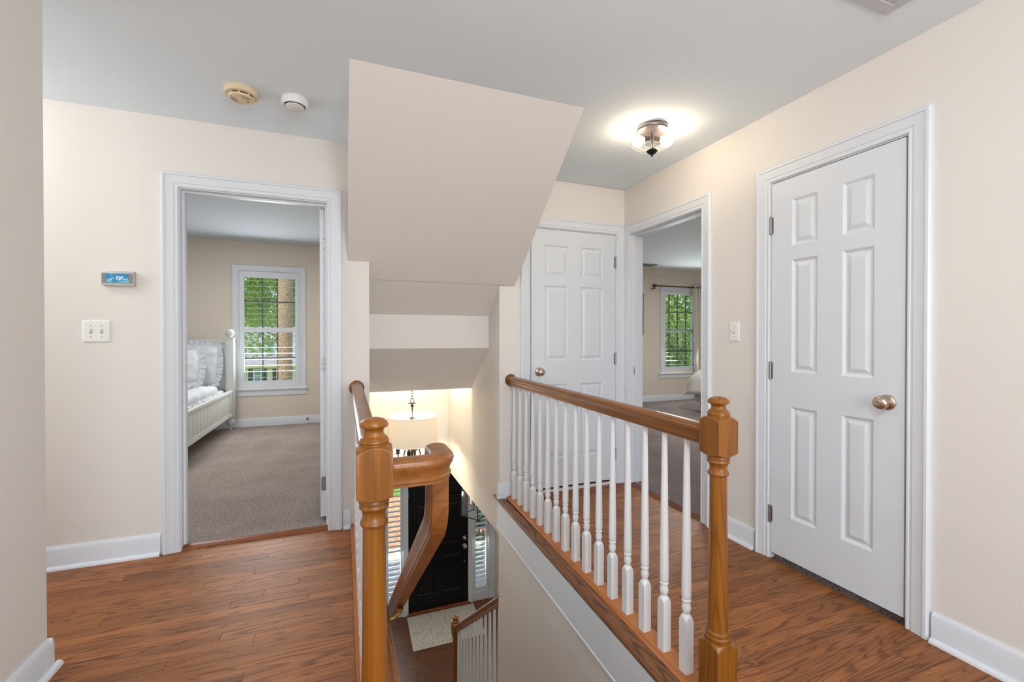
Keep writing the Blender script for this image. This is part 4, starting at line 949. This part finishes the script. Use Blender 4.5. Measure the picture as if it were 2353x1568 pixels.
MB().box(-1.312, -1.30, YB, YB + 0.14, 0.53, 2.11).box(-0.572, -0.56, YB, YB + 0.14, 0.53, 2.11).box(-1.30, -0.572, YB, YB + 0.14, 2.10, 2.112).build('jamb', M['white'], wd, smooth=False)
stool(wd, -1.41, -0.47, 0.53, YB)
shutter(wd, -1.30, -0.572, 0.535, 2.098, YB + 0.02, 0.058, (0.095, 0.085), 0.0775, lambda z: 0.0, 0.066, (1.282, 1.345))
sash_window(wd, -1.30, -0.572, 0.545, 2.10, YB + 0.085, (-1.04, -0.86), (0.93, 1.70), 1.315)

bd = thing('bed', 'distressed white wooden bed with ball finial posts beside the bedroom window', 'bed', (-2.0, 5.5, 0.02))
bx0, bx1 = -2.62, -1.37
def bed_post(x, y, top):
    m = MB().lathe([(0.0, 0), (0.014, 0), (0.016, 0.06), (0.03, 0.07), (0.045, 0.09), (0.05, 0.115), (0.042, 0.145), (0.03, 0.155), (0.05, 0.165), (0.05, 0.18)], (x, y, 0.02), 24)
    m.build('foot', M['bedpaint'], bd, angle=60)
    p = MB().bbox(x - 0.045, x + 0.045, y - 0.045, y + 0.045, 0.20, top, 0.004).build('post', M['bedpaint'], bd)
    MB().bbox(x - 0.052, x + 0.052, y - 0.052, y + 0.052, top, top + 0.018, 0.004).build('post_cap', M['bedpaint'], p)
    MB().bbox(x + 0.0455, x + 0.051, y - 0.03, y + 0.03, 0.24, top - 0.05, 0.002).build('post_bead', M['bedpaint'], p)
    MB().bbox(x - 0.03, x + 0.03, y - 0.051, y - 0.0455, 0.24, top - 0.05, 0.002).build('post_bead', M['bedpaint'], p)
    MB().lathe([(0.02, 0), (0.03, 0.01), (0.022, 0.016), (0.03, 0.025), (0.045, 0.045), (0.049, 0.065), (0.045, 0.085), (0.03, 0.104), (0.0, 0.112)], (x, y, top + 0.018), 24).build('ball_finial', M['bedpaint'], p, angle=60)
bed_post(bx1, 6.59, 1.19); bed_post(bx0, 6.59, 1.19)
MB().bbox(bx0 + 0.04, bx1 - 0.04, 6.57, 6.61, 1.13, 1.185, 0.006).build('headboard_rail', M['bedpaint'], bd)
MB().box(bx0 + 0.04, bx1 - 0.04, 6.58, 6.60, 0.55, 1.14).build('headboard_panel', M['bedpaint'], bd, smooth=False)
for k in range(9):
    xx = bx0 + 0.1 + k * 0.13; MB().bbox(xx, xx + 0.012, 6.574, 6.582, 0.62, 1.13, 0.002).build('headboard_bead', M['bedpaint'], bd)
for x in (bx0, bx1):
    s = 1 if x == bx1 else -1
    r = MB().box(x - 0.018, x + 0.018, 4.55, 6.56, 0.205, 0.525).build('side_rail', M['bedpaint'], bd, smooth=False)
    MB().bbox(min(x, x + s * 0.036), max(x, x + s * 0.036), 4.55, 6.56, 0.495, 0.535, 0.004).box(min(x, x + s * 0.03), max(x, x + s * 0.03), 4.55, 6.56, 0.205, 0.25).bbox(min(x, x + s * 0.03), max(x, x + s * 0.03), 6.47, 6.56, 0.25, 0.5, 0.003).build('rail_moulding', M['bedpaint'], r)
    for k in range(15):
        yy = 4.62 + k * 0.123; MB().bbox(x + s * 0.018 - 0.002, x + s * 0.018 + 0.003, yy, yy + 0.118, 0.25, 0.497, 0.0015).build('board', M['bedpaint'], r)
bed_post(bx1, 4.5, 0.62); bed_post(bx0, 4.5, 0.62)
MB().box(bx0, bx1, 4.48, 4.52, 0.2, 0.6).build('footboard', M['bedpaint'], bd, smooth=False)
sm = speckle('dotted_sheet', [lin(110, 112, 118), lin(200, 202, 204), lin(232, 232, 232)], 34, 0.9, 0, vor=True)
def soft_box(x0, x1, y0, y1, z0, z1, r, amp, fr, seed, n=44):
    """rounded cushion-like slab with folds"""
    m = MB()
    def f(u, v):
        # dome over the footprint with draped rounded sides
        a = -1 + 2 * u; b = -1 + 2 * v
        px = (x0 + x1) / 2 + (x1 - x0) / 2 * math.copysign(min(1, abs(a) * 1.12), a) ; py = (y0 + y1) / 2 + (y1 - y0) / 2 * math.copysign(min(1, abs(b) * 1.12), b)
        e = max(abs(a), abs(b))
        t = max(0, (e - 0.80) / 0.20)
        z = z1 - (z1 - z0) * t ** 2
        w = amp * (math.sin(fr * px * 3 + 2 * math.sin(py * fr * 0.8 + seed)) * 0.6 + math.sin(py * fr * 2.2 + 1.7 * math.sin(px * 5 + seed * 2)) * 0.6)
        return (px + w * 0.5 * t, py + w * 0.5 * t, z + w * (1 - 0.6 * t))
    return m.grid(f, n, n)
mt = thing('mattress', 'mattress with small dotted sheet on the white bed', 'mattress', (-2.0, 5.5, 0.3))
MB().bbox(bx0 + 0.03, bx1 - 0.035, 4.6, 6.53, 0.3, 0.55, 0.05).build('sheet', sm, mt, angle=60)
cf = tag(soft_box(bx0 - 0.0, bx1 - 0.055, 4.75, 6.22, 0.46, 0.64, 0.1, 0.016, 9, 1.0, 70).build('comforter', M['linen'], angle=180), 'white rumpled comforter spread over the bedroom bed', 'comforter')
cf.location.z += 0.0
cm = cf.modifiers.new('thickness', 'SOLIDIFY'); cm.thickness = 0.02
def pillow(label, c, w, h, th, tilt, yaw, ruffle, seed):
    """ruffled pillow: local x width, local z height, leaning back by tilt"""
    root = thing('pillow', label, 'pillow', c, 'pillows on the white bed')
    rnd = random.Random(seed)
    Rm = Matrix.Rotation(yaw, 4, 'Z') @ Matrix.Rotation(tilt, 4, 'X')
    def Tn(x, y, z):
        v = Rm @ Vector((x, y, z)); return (c[0] + v.x, c[1] + v.y, c[2] + v.z)
    m = MB(Tn)
    for s in (-1, 1):
        def f(u, v):
            a = -1 + 2 * u; b = -1 + 2 * v
            k = max(0.0, (1 - abs(a) ** 2.6)) ** 0.5 * max(0.0, (1 - abs(b) ** 2.6)) ** 0.5
            cr = 0.010 * math.sin(7 * a + 3 * math.sin(4 * b + seed)) * k + 0.012 * math.sin(11 * b + 4 * a + seed) * (1 - k) * 0.6
            return (a * w / 2 * (1 - 0.06 * abs(b) ** 2), s * (th / 2 * k + 0.002) + cr, b * h / 2 * (1 - 0.06 * abs(a) ** 2))
        m.grid(f, 26, 26)
    m.build('cushion', M['linen'], root, angle=180)
    r = MB(Tn); n = 240
    def border(t):
        t = (t % 1) * 4; i = int(t); q = t - i
        return [(-1 + 2 * q, -1, 0, -1), (1, -1 + 2 * q, 1, 0), (1 - 2 * q, 1, 0, 1), (-1, 1 - 2 * q, -1, 0)][i]
    def g(u, v):
        a, b, nx, nz = border(u)
        L = math.hypot(a, b); e = ruffle * v
        wv = math.sin(u * 2 * math.pi * 46) * 0.014 * v + math.sin(u * 2 * math.pi * 17 + seed) * 0.012 * v
        px = a * w / 2 * 0.985 * (1 - 0.06 * abs(b) ** 2) + (a / L) * e; pz = b * h / 2 * 0.985 * (1 - 0.06 * abs(a) ** 2) + (b / L) * e
        return (px, wv, pz + 0.008 * v * math.sin(u * 2 * math.pi * 29 + 1))
    r.grid(g, n, 4).build('ruffle', M['linen'], root, angle=180)
    return root
pillow('large white ruffled pillow leaning on the headboard near the corner post', (-1.78, 6.44, 0.875), 0.62, 0.50, 0.17, math.radians(-14), 0.0, 0.06, 1)
pillow('white ruffled pillow leaning on the headboard farther left', (-2.36, 6.45, 0.875), 0.40, 0.5, 0.17, math.radians(-14), 0.0, 0.06, 2)
pillow('front white gathered pillow slumped forward on the comforter', (-1.86, 6.02, 0.875), 0.58, 0.42, 0.17, math.radians(-26), math.radians(14), 0.07, 3)
dsx = thing('door_stop', 'small dark spring door stop on the bedroom baseboard', 'door stop', (-0.475, YB, 0.09))
MB().tube([(-0.475, YB - 0.014, 0.09), (-0.475, YB - 0.07, 0.09)], 0.006, 10).build('spring', M['bronze'], dsx)
MB().lathe([(0.012, 0), (0.012, 0.014), (0.008, 0.018)], (-0.475, YB - 0.068, 0.09), 14, (Vector((1, 0, 0)), Vector((0, 0, 1)), Vector((0, -1, 0)))).build('tip', M['dark'], dsx)

# ------------------------------------------------------------------ right bedroom: window, curtain, bed
wp = thing('window_2', 'shuttered window with green leaves outside in the right bedroom', 'window', (6.02, YB, 0.54), kind='structure')
casing_mesh(TB, 5.62, 6.42, 0.545, 2.09, k=1.0).build('casing', M['tanwhite'] if 'tanwhite' in M else M['white'], wp, angle=20)
stool(wp, 5.49, 6.55, 0.545, YB)
shutter(wp, 5.62, 6.42, 0.55, 2.088, YB + 0.02, 0.05, (0.11, 0.066), 0.076, lambda z: -0.0, 0.064)
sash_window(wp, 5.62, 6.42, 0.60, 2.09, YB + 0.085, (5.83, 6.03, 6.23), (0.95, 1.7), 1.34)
struct('trim_16', 'cream crown moulding in the right bedroom', 'trim', MB().prism([(YB, ZB - 0.12), (YB - 0.012, ZB - 0.12), (YB - 0.02, ZB - 0.10), (YB - 0.05, ZB - 0.055), (YB - 0.085, ZB - 0.03), (YB - 0.095, ZB - 0.012), (YB - 0.095, ZB), (YB, ZB)], 2.305, 7.7, 'x'), M['tan'], angle=20)
rod = thing('curtain_rod', 'dark bronze curtain rod with a round finial above the right bedroom window', 'curtain rod', (6.0, YB - 0.09, 2.165))
MB().tube([(5.36, YB - 0.09, 2.168), (6.95, YB - 0.09, 2.168)], 0.0125, 12).build('pole', M['rod'] if 'rod' in M else plain('rod_bronze', lin(92, 72, 60), 0.5, 0.5), rod)
MB().lathe([(0.014, 0), (0.022, 0.006), (0.014, 0.014), (0.022, 0.022), (0.034, 0.04), (0.034, 0.055), (0.022, 0.072), (0.0, 0.078)], (5.375, YB - 0.09, 2.168), 18, (Vector((0, 1, 0)), Vector((0, 0, 1)), Vector((-1, 0, 0)))).build('finial', plain('rod_finial', lin(92, 72, 60), 0.5, 0.5), rod)
MB().tube([(5.335, YB - 0.09, 2.168), (5.335, YB - 0.09, 2.10)], 0.012, 10).tube([(5.335, YB - 0.09, 2.12), (5.335, YB, 2.12)], 0.008, 8).build('bracket', M['bronze'], rod)
km, kn, kl, kb = nt('sheer_curtain'); kb.inputs['Base Color'].default_value = lin(236, 230, 220); kb.inputs['Roughness'].default_value = 0.95
kt = kn.new('ShaderNodeBsdfTranslucent'); kt.inputs[0].default_value = lin(245, 240, 230); kx = kn.new('ShaderNodeMixShader'); kx.inputs[0].default_value = 0.4
kl.new(kb.outputs[0], kx.inputs[1]); kl.new(kt.outputs[0], kx.inputs[2]); kl.new(kx.outputs[0], kn['Material Output'].inputs[0])
cu = MB()
def cf_(u, v):
    z = 0.05 + 2.16 * v; w = 0.55 + 0.06 * (1 - v)
    x = 6.215 + (0.03 if v < 0.75 else -0.02) * 0 + 0.10 * (1 - v) ** 0.8 + w * u
    y = YB - 0.085 + 0.032 * math.sin(u * 2 * math.pi * 6.5 + 0.5 * math.sin(v * 3)) + 0.006 * math.sin(u * 31)
    return (x, y, z)
cu.grid(cf_, 90, 16)
co = tag(cu.build('curtain', km, angle=180), 'sheer white pleated curtain hanging at the right bedroom window', 'curtain')
cmod = co.modifiers.new('thickness', 'SOLIDIFY'); cmod.thickness = 0.002
pf = thing('wall_panel', 'dark flat panel on the far bedroom wall just inside the right doorway', 'wall panel', (4.82, YB, 1.25))
MB().bbox(4.52, 5.128, YB - 0.045, YB - 0.006, 1.26, 2.02, 0.004).build('frame', M['black'], pf)
MB().box(4.55, 5.098, YB - 0.047, YB - 0.044, 1.29, 1.99).build('face', M['dark'], pf, smooth=False)
MB().box(4.7, 4.95, YB - 0.008, YB, 1.5, 1.8).build('mount', M['black'], pf, smooth=False)
cv2 = thing('ceiling_vent', 'dark air register in the ceiling of the right bedroom', 'vent', (4.9, 6.4, ZB))
MB().bbox(4.70, 5.12, 6.30, 6.50, ZB - 0.012, ZB, 0.003).build('frame', M['grey'], cv2)
for k in range(7): MB().box(4.73, 5.09, 6.32 + k * 0.023, 6.332 + k * 0.023, ZB - 0.016, ZB - 0.011).build('slat', M['grey'], cv2, smooth=False)
pb = thing('bed', 'bed under a pale grey quilt in the right bedroom with dark legs', 'bed', (6.3, 4.85, 0.02))
MB().bbox(5.36, 7.55, 4.02, 5.68, 0.17, 0.34, 0.02).build('box_base', M['quilt'], pb, angle=50)
MB().bbox(5.32, 7.55, 4.0, 5.70, 0.34, 0.66, 0.09).build('mattress', M['linen'], pb, angle=50)
for lx, ly in ((5.45, 5.6), (5.45, 4.1), (7.45, 5.6), (7.45, 4.1)):
    MB().add([(lx - 0.022, ly - 0.022, 0.02), (lx + 0.022, ly - 0.022, 0.02), (lx + 0.022, ly + 0.022, 0.02), (lx - 0.022, ly + 0.022, 0.02), (lx - 0.032, ly - 0.032, 0.18), (lx + 0.032, ly - 0.032, 0.18), (lx + 0.032, ly + 0.032, 0.18), (lx - 0.032, ly + 0.032, 0.18)],
             [(0, 3, 2, 1), (4, 5, 6, 7), (0, 1, 5, 4), (1, 2, 6, 5), (2, 3, 7, 6), (3, 0, 4, 7)]).build('leg', M['black'], pb, smooth=False)
MB().bbox(7.56, 7.68, 3.9, 5.8, 0.02, 1.3, 0.02).build('headboard', M['quilt'], pb)
qm = MB()
def qf(u, v):
    a = -1 + 2 * u; b = -1 + 2 * v; X0q, X1q, Y0q, Y1q = 5.28, 7.4, 3.95, 5.75
    tx = max(0, (-a - 0.72) / 0.28); ty = max(0, (abs(b) - 0.72) / 0.28); t = min(1, math.hypot(tx, ty))
    px = X0q + (X1q - X0q) * min(1, max(0, (a + 1 - 0.28 * 0.0) / 2)); 
    px = X0q + (X1q - X0q) * max(0, (a + 0.86) / 1.86) - 0.10 * tx ** 2
    py = (Y0q + Y1q) / 2 + (Y1q - Y0q) / 2 * math.copysign(min(1, abs(b) / 0.86), b) + math.copysign(0.05 * ty ** 2, b)
    z = 0.70 - 0.40 * t ** 1.6
    w = 0.02 * t * math.sin(px * 14 + py * 17)
    return (px + w, py + w * 0.6, z + 0.004 * math.sin(px * 9) + 0.012 * t * math.sin(px * 11 - py * 9))
qo = qm.grid(qf, 60, 60).build('quilt', M['quilt'], pb, angle=180)
qmod = qo.modifiers.new('thickness', 'SOLIDIFY'); qmod.thickness = 0.015

# ------------------------------------------------------------------ outdoors
lawn = speckle('lawn_grass', [lin(70, 100, 40), lin(110, 150, 60), lin(140, 170, 80)], 9, 0.95, 0.3)
struct('ground', 'green lawn sloping away from the house', 'ground', MB().add([(-60, 6.9, -3.15), (60, 6.9, -3.15), (60, 14, -3.15), (-60, 14, -3.15), (90, 110, -5.6), (-90, 110, -5.6)], [(0, 1, 2, 3), (3, 2, 4, 5)]), lawn, origin=(0, 0, 0), normals=False)
struct('path', 'pale concrete walk outside the front door', 'path', boxes((-1.5, 4.5, 6.76, 9.2, -3.16, -3.08)), speckle('concrete', [lin(184, 168, 146), lin(210, 196, 176)], 14, 0.9, 0.1))
straw = speckle('pine_straw', [lin(120, 72, 50), lin(214, 150, 108), lin(240, 200, 160)], 16, 0.95, 0.6)
tag(boxes((-2.5, 5.0, 9.2, 12.3, -3.15, -3.10)).build('pine_straw_bed', straw), 'orange brown pine straw bed seen through the sidelight shutters', 'ground cover', kind='stuff')
bark = speckle('tree_bark', [lin(70, 52, 36), lin(176, 146, 114), lin(216, 190, 156)], 26, 0.95, 0.8, (1.6, 1.6, 0.8))
leafm, lfn, lfl, lfb = nt('leaves')
lo = lfn.new('ShaderNodeObjectInfo'); lt = lfn.new('ShaderNodeTexCoord'); lz = lfn.new('ShaderNodeTexNoise'); lz.inputs['Scale'].default_value = 1.3
lfl.new(lt.outputs['Object'], lz.inputs['Vector'])
lr = lfn.new('ShaderNodeValToRGB'); lr.color_ramp.elements[0].position = 0.3; lr.color_ramp.elements[0].color = lin(70, 118, 44); lr.color_ramp.elements[1].position = 0.7; lr.color_ramp.elements[1].color = lin(176, 200, 92)
lfl.new(lz.outputs[0], lr.inputs[0]); lfl.new(lr.outputs[0], lfb.inputs['Base Color']); lfb.inputs['Roughness'].default_value = 0.6
ltr = lfn.new('ShaderNodeBsdfTranslucent'); lfl.new(lr.outputs[0], ltr.inputs[0]); lmx = lfn.new('ShaderNodeMixShader'); lmx.inputs[0].default_value = 0.35
lfl.new(lfb.outputs[0], lmx.inputs[1]); lfl.new(ltr.outputs[0], lmx.inputs[2]); lfl.new(lmx.outputs[0], lfn['Material Output'].inputs[0])
def crown_mesh(n, size, seed):
    rnd = random.Random(seed); m = MB(); vs = []; fs = []
    clumps = []
    for _ in range(46):
        while True:
            p = Vector((rnd.uniform(-1, 1), rnd.uniform(-1, 1), rnd.uniform(-1, 1)))
            if 0.25 < p.length < 1: break
        clumps.append((p, rnd.uniform(0.16, 0.34)))
    for _ in range(n):
        c, r = rnd.choice(clumps)
        d = Vector((rnd.gauss(0, 1), rnd.gauss(0, 1), rnd.gauss(0, 1))).normalized() * r * rnd.uniform(0.6, 1.0)
        p = c + d
        nrm = (d.normalized() + Vector((rnd.uniform(-.7, .7), rnd.uniform(-.7, .7), rnd.uniform(-.2, .9)))).normalized()
        a = nrm.cross(Vector((rnd.uniform(-1, 1), rnd.uniform(-1, 1), rnd.uniform(-1, 1)))).normalized(); b = nrm.cross(a)
        s = size * rnd.uniform(0.7, 1.3); k = len(vs)
        vs += [tuple(p - a * s), tuple(p + b * s * 0.45 + nrm * s * 0.12), tuple(p + a * s), tuple(p - b * s * 0.45 + nrm * s * 0.12)]
        fs.append((k, k + 1, k + 2, k + 3))
    m.add(vs, fs); return m.mesh('foliage', leafm, smooth=False, normals=False)
cr_a = crown_mesh(30000, 0.021, 3); cr_b = crown_mesh(30000, 0.022, 4)
def tree(label, x, y, z0, h, r, rz, me, tr=0.2, rot=0.0):
    root = thing('leafy_tree', label, 'tree', (x, y, z0), 'trees outside the windows')
    MB().tube([(x, y, z0 - 0.2), (x + 0.1, y, z0 + h * 0.4), (x - 0.05, y + 0.1, z0 + h * 0.75), (x, y, z0 + h)], lambda i: tr * (1 - 0.22 * i), 14).build('trunk', bark, root)
    o = inst('foliage', me, root, (x, y, z0 + h), (0, 0, rot)); o.scale = (r, r, rz); o['kind'] = 'stuff'
    return root
tree('bright green leafy tree seen in the upper sash of the bedroom window', -2.85, 24, -3.8, 9.4, 4.8, 4.4, cr_a, 0.2, 0.4)
tree('green tree left of the neighbour house roof', -17, 32, -4, 10, 5.5, 6, cr_b, 0.22, 1.9)
tree('green tree right behind the large bark trunk', 6.0, 33, -4, 10.5, 5.0, 5.5, cr_b, 0.22, 3.0)
tree('leafy tree filling the right bedroom window', 12.6, 14.5, -3.4, 4.9, 3.8, 4.6, cr_a, 0.18, 2.2)
tree('leafy tree behind the one at the right bedroom window', 19.5, 23, -3.5, 5.2, 4.2, 5.0, cr_b, 0.2, 0.9)
tree('tall tree standing behind the neighbour house', -9, 84, -5, 13, 11, 11, cr_a, 0.4, 1.2)
tree('broad tree standing behind the neighbour house at left', -31, 86, -5, 14, 10, 10, cr_b, 0.4, 2.7)
bt = thing('tree_trunk', 'thick speckled bark tree trunk close outside the bedroom window', 'tree', (-1.6, 14, -3.3))
MB().tube([(-1.62, 14, -3.4), (-1.60, 14, -1), (-1.57, 14, 1.5), (-1.52, 14, 4), (-1.48, 14, 9)], lambda i: 0.215 - 0.008 * i, 24).build('trunk', bark, bt, angle=80)
for k in range(5):
    z = 5.2 + k * 0.7; a = k * 2.1
    MB().tube([(-1.5, 14, z), (-1.5 + 0.8 * math.cos(a), 14 + 0.8 * math.sin(a), z + 0.4), (-1.5 + 1.9 * math.cos(a), 14 + 1.9 * math.sin(a), z + 0.7)], 0.05, 8).build('branch', bark, bt)
def shrub(label, x, y, r, h, rot):
    root = thing('shrub', label, 'shrub', (x, y, -3.12), 'shrubs by the front walk')
    o = inst('foliage', cr_b, root, (x, y, -3.12 + h * 0.55), (0, 0, rot)); o.scale = (r, r, h * 0.6); o['kind'] = 'stuff'
    MB().tube([(x, y, -3.14), (x, y, -3.12 + h * 0.6)], 0.03, 8).build('stem', bark, root)
shrub('green shrub low in the right sidelight', 2.55, 8.3, 0.45, 0.9, 0.3)
shrub('green shrub farther out past the right sidelight', 2.9, 9.9, 0.5, 0.9, 1.3)
shrub('green shrub beside the walk at far right', 4.0, 8.6, 0.6, 1.0, 2.3)

# neighbour house
HY = 58.0; k_ = HY / 30.0
def hz(z30): return 1.208 + (z30 - 1.208) * k_
nb = thing('neighbour_house', 'cream sided house with grey shingle roof and white dormer across the street', 'house', (-9, HY + 4, -5.5))
siding = plain('cream_siding', lin(222, 212, 184), 0.8)
shingle = speckle('grey_shingles', [lin(96, 100, 103), lin(134, 138, 141), lin(160, 164, 167)], 3.2, 0.95, 0.3, (0.6, 1.5, 1.5))
eave = hz(-0.46)
wl_ = MB().box(-20, 2.5, HY, HY + 8, -5.7, eave).build('wall', siding, nb, smooth=False)
for i in range(12):
    zz = eave - 0.3 - i * 0.3
    MB().add([(-20.02, HY - 0.03, zz), (2.52, HY - 0.03, zz), (2.52, HY, zz), (-20.02, HY, zz), (-20.02, HY - 0.002, zz + 0.29), (2.52, HY - 0.002, zz + 0.29)], [(0, 1, 2, 3), (0, 1, 5, 4)]).build('siding_board', siding, wl_, smooth=False)
rf = MB().prism([(HY - 0.7, eave - 0.05), (HY - 0.7, eave + 0.15), (HY + 4.2, eave + 4.6), (HY + 9, eave + 0.15), (HY + 9, eave - 0.05)], -20.6, 3.1, 'x').build('roof', shingle, nb, smooth=False)
MB().box(-20.6, 3.1, HY - 0.78, HY - 0.66, eave - 0.18, eave + 0.14).build('gutter', plain('olive_gutter', lin(176, 168, 130), 0.6), nb, smooth=False)
dx0, dx1 = -4.62 * k_, -3.78 * k_; dz0, dz1 = hz(0.15), hz(1.12); dcx = (dx0 + dx1) / 2
dr = MB().box(dx0, dx1, HY + 0.5, HY + 3.5, dz0, dz1).build('dormer', M['white'], nb, smooth=False)
MB().prism([(dx0 - 0.15, dz1), (dx1 + 0.15, dz1), (dcx, hz(1.46))], HY + 0.3, HY + 4, 'y').build('dormer_roof', shingle, dr, smooth=False)
MB().prism([(dx0 - 0.05, dz1 + 0.02), (dx1 + 0.05, dz1 + 0.02), (dcx, hz(1.40))], HY + 0.22, HY + 0.3, 'y').build('gable', siding, dr, smooth=False)
M['farpane'] = plain('far_window_pane', lin(120, 140, 140), 0.15)
M['shut'] = plain('dark_green_shutters', lin(38, 50, 44), 0.7)
def fwin(parent, x0, x1, z0, z1, y):
    f = MB().box(x0, x1, y - 0.1, y, z0, z1).build('window', M['white'], parent, smooth=False)
    c = (z0 + z1) / 2
    for a, b in ((z0 + 0.1, c - 0.05), (c + 0.05, z1 - 0.1)):
        MB().box(x0 + 0.12, x1 - 0.12, y - 0.13, y - 0.1, a, b).build('pane', M['farpane'], f, smooth=False)
fwin(nb, dcx - 0.45, dcx + 0.45, dz0 + 0.15, dz1 - 0.1, HY + 0.5)
for xc in (-4.83, -3.55, -6.9):
    x0, x1 = (xc - 0.22) * k_, (xc + 0.22) * k_
    fwin(nb, x0, x1, hz(-1.45), hz(-0.66), HY - 0.03)
    for s in (-1, 1):
        sx = x0 - 0.5 if s < 0 else x1 + 0.06
        MB().box(sx, sx + 0.44, HY - 0.12, HY - 0.03, hz(-1.45), hz(-0.66)).build('shutter', M['shut'], nb, smooth=False)
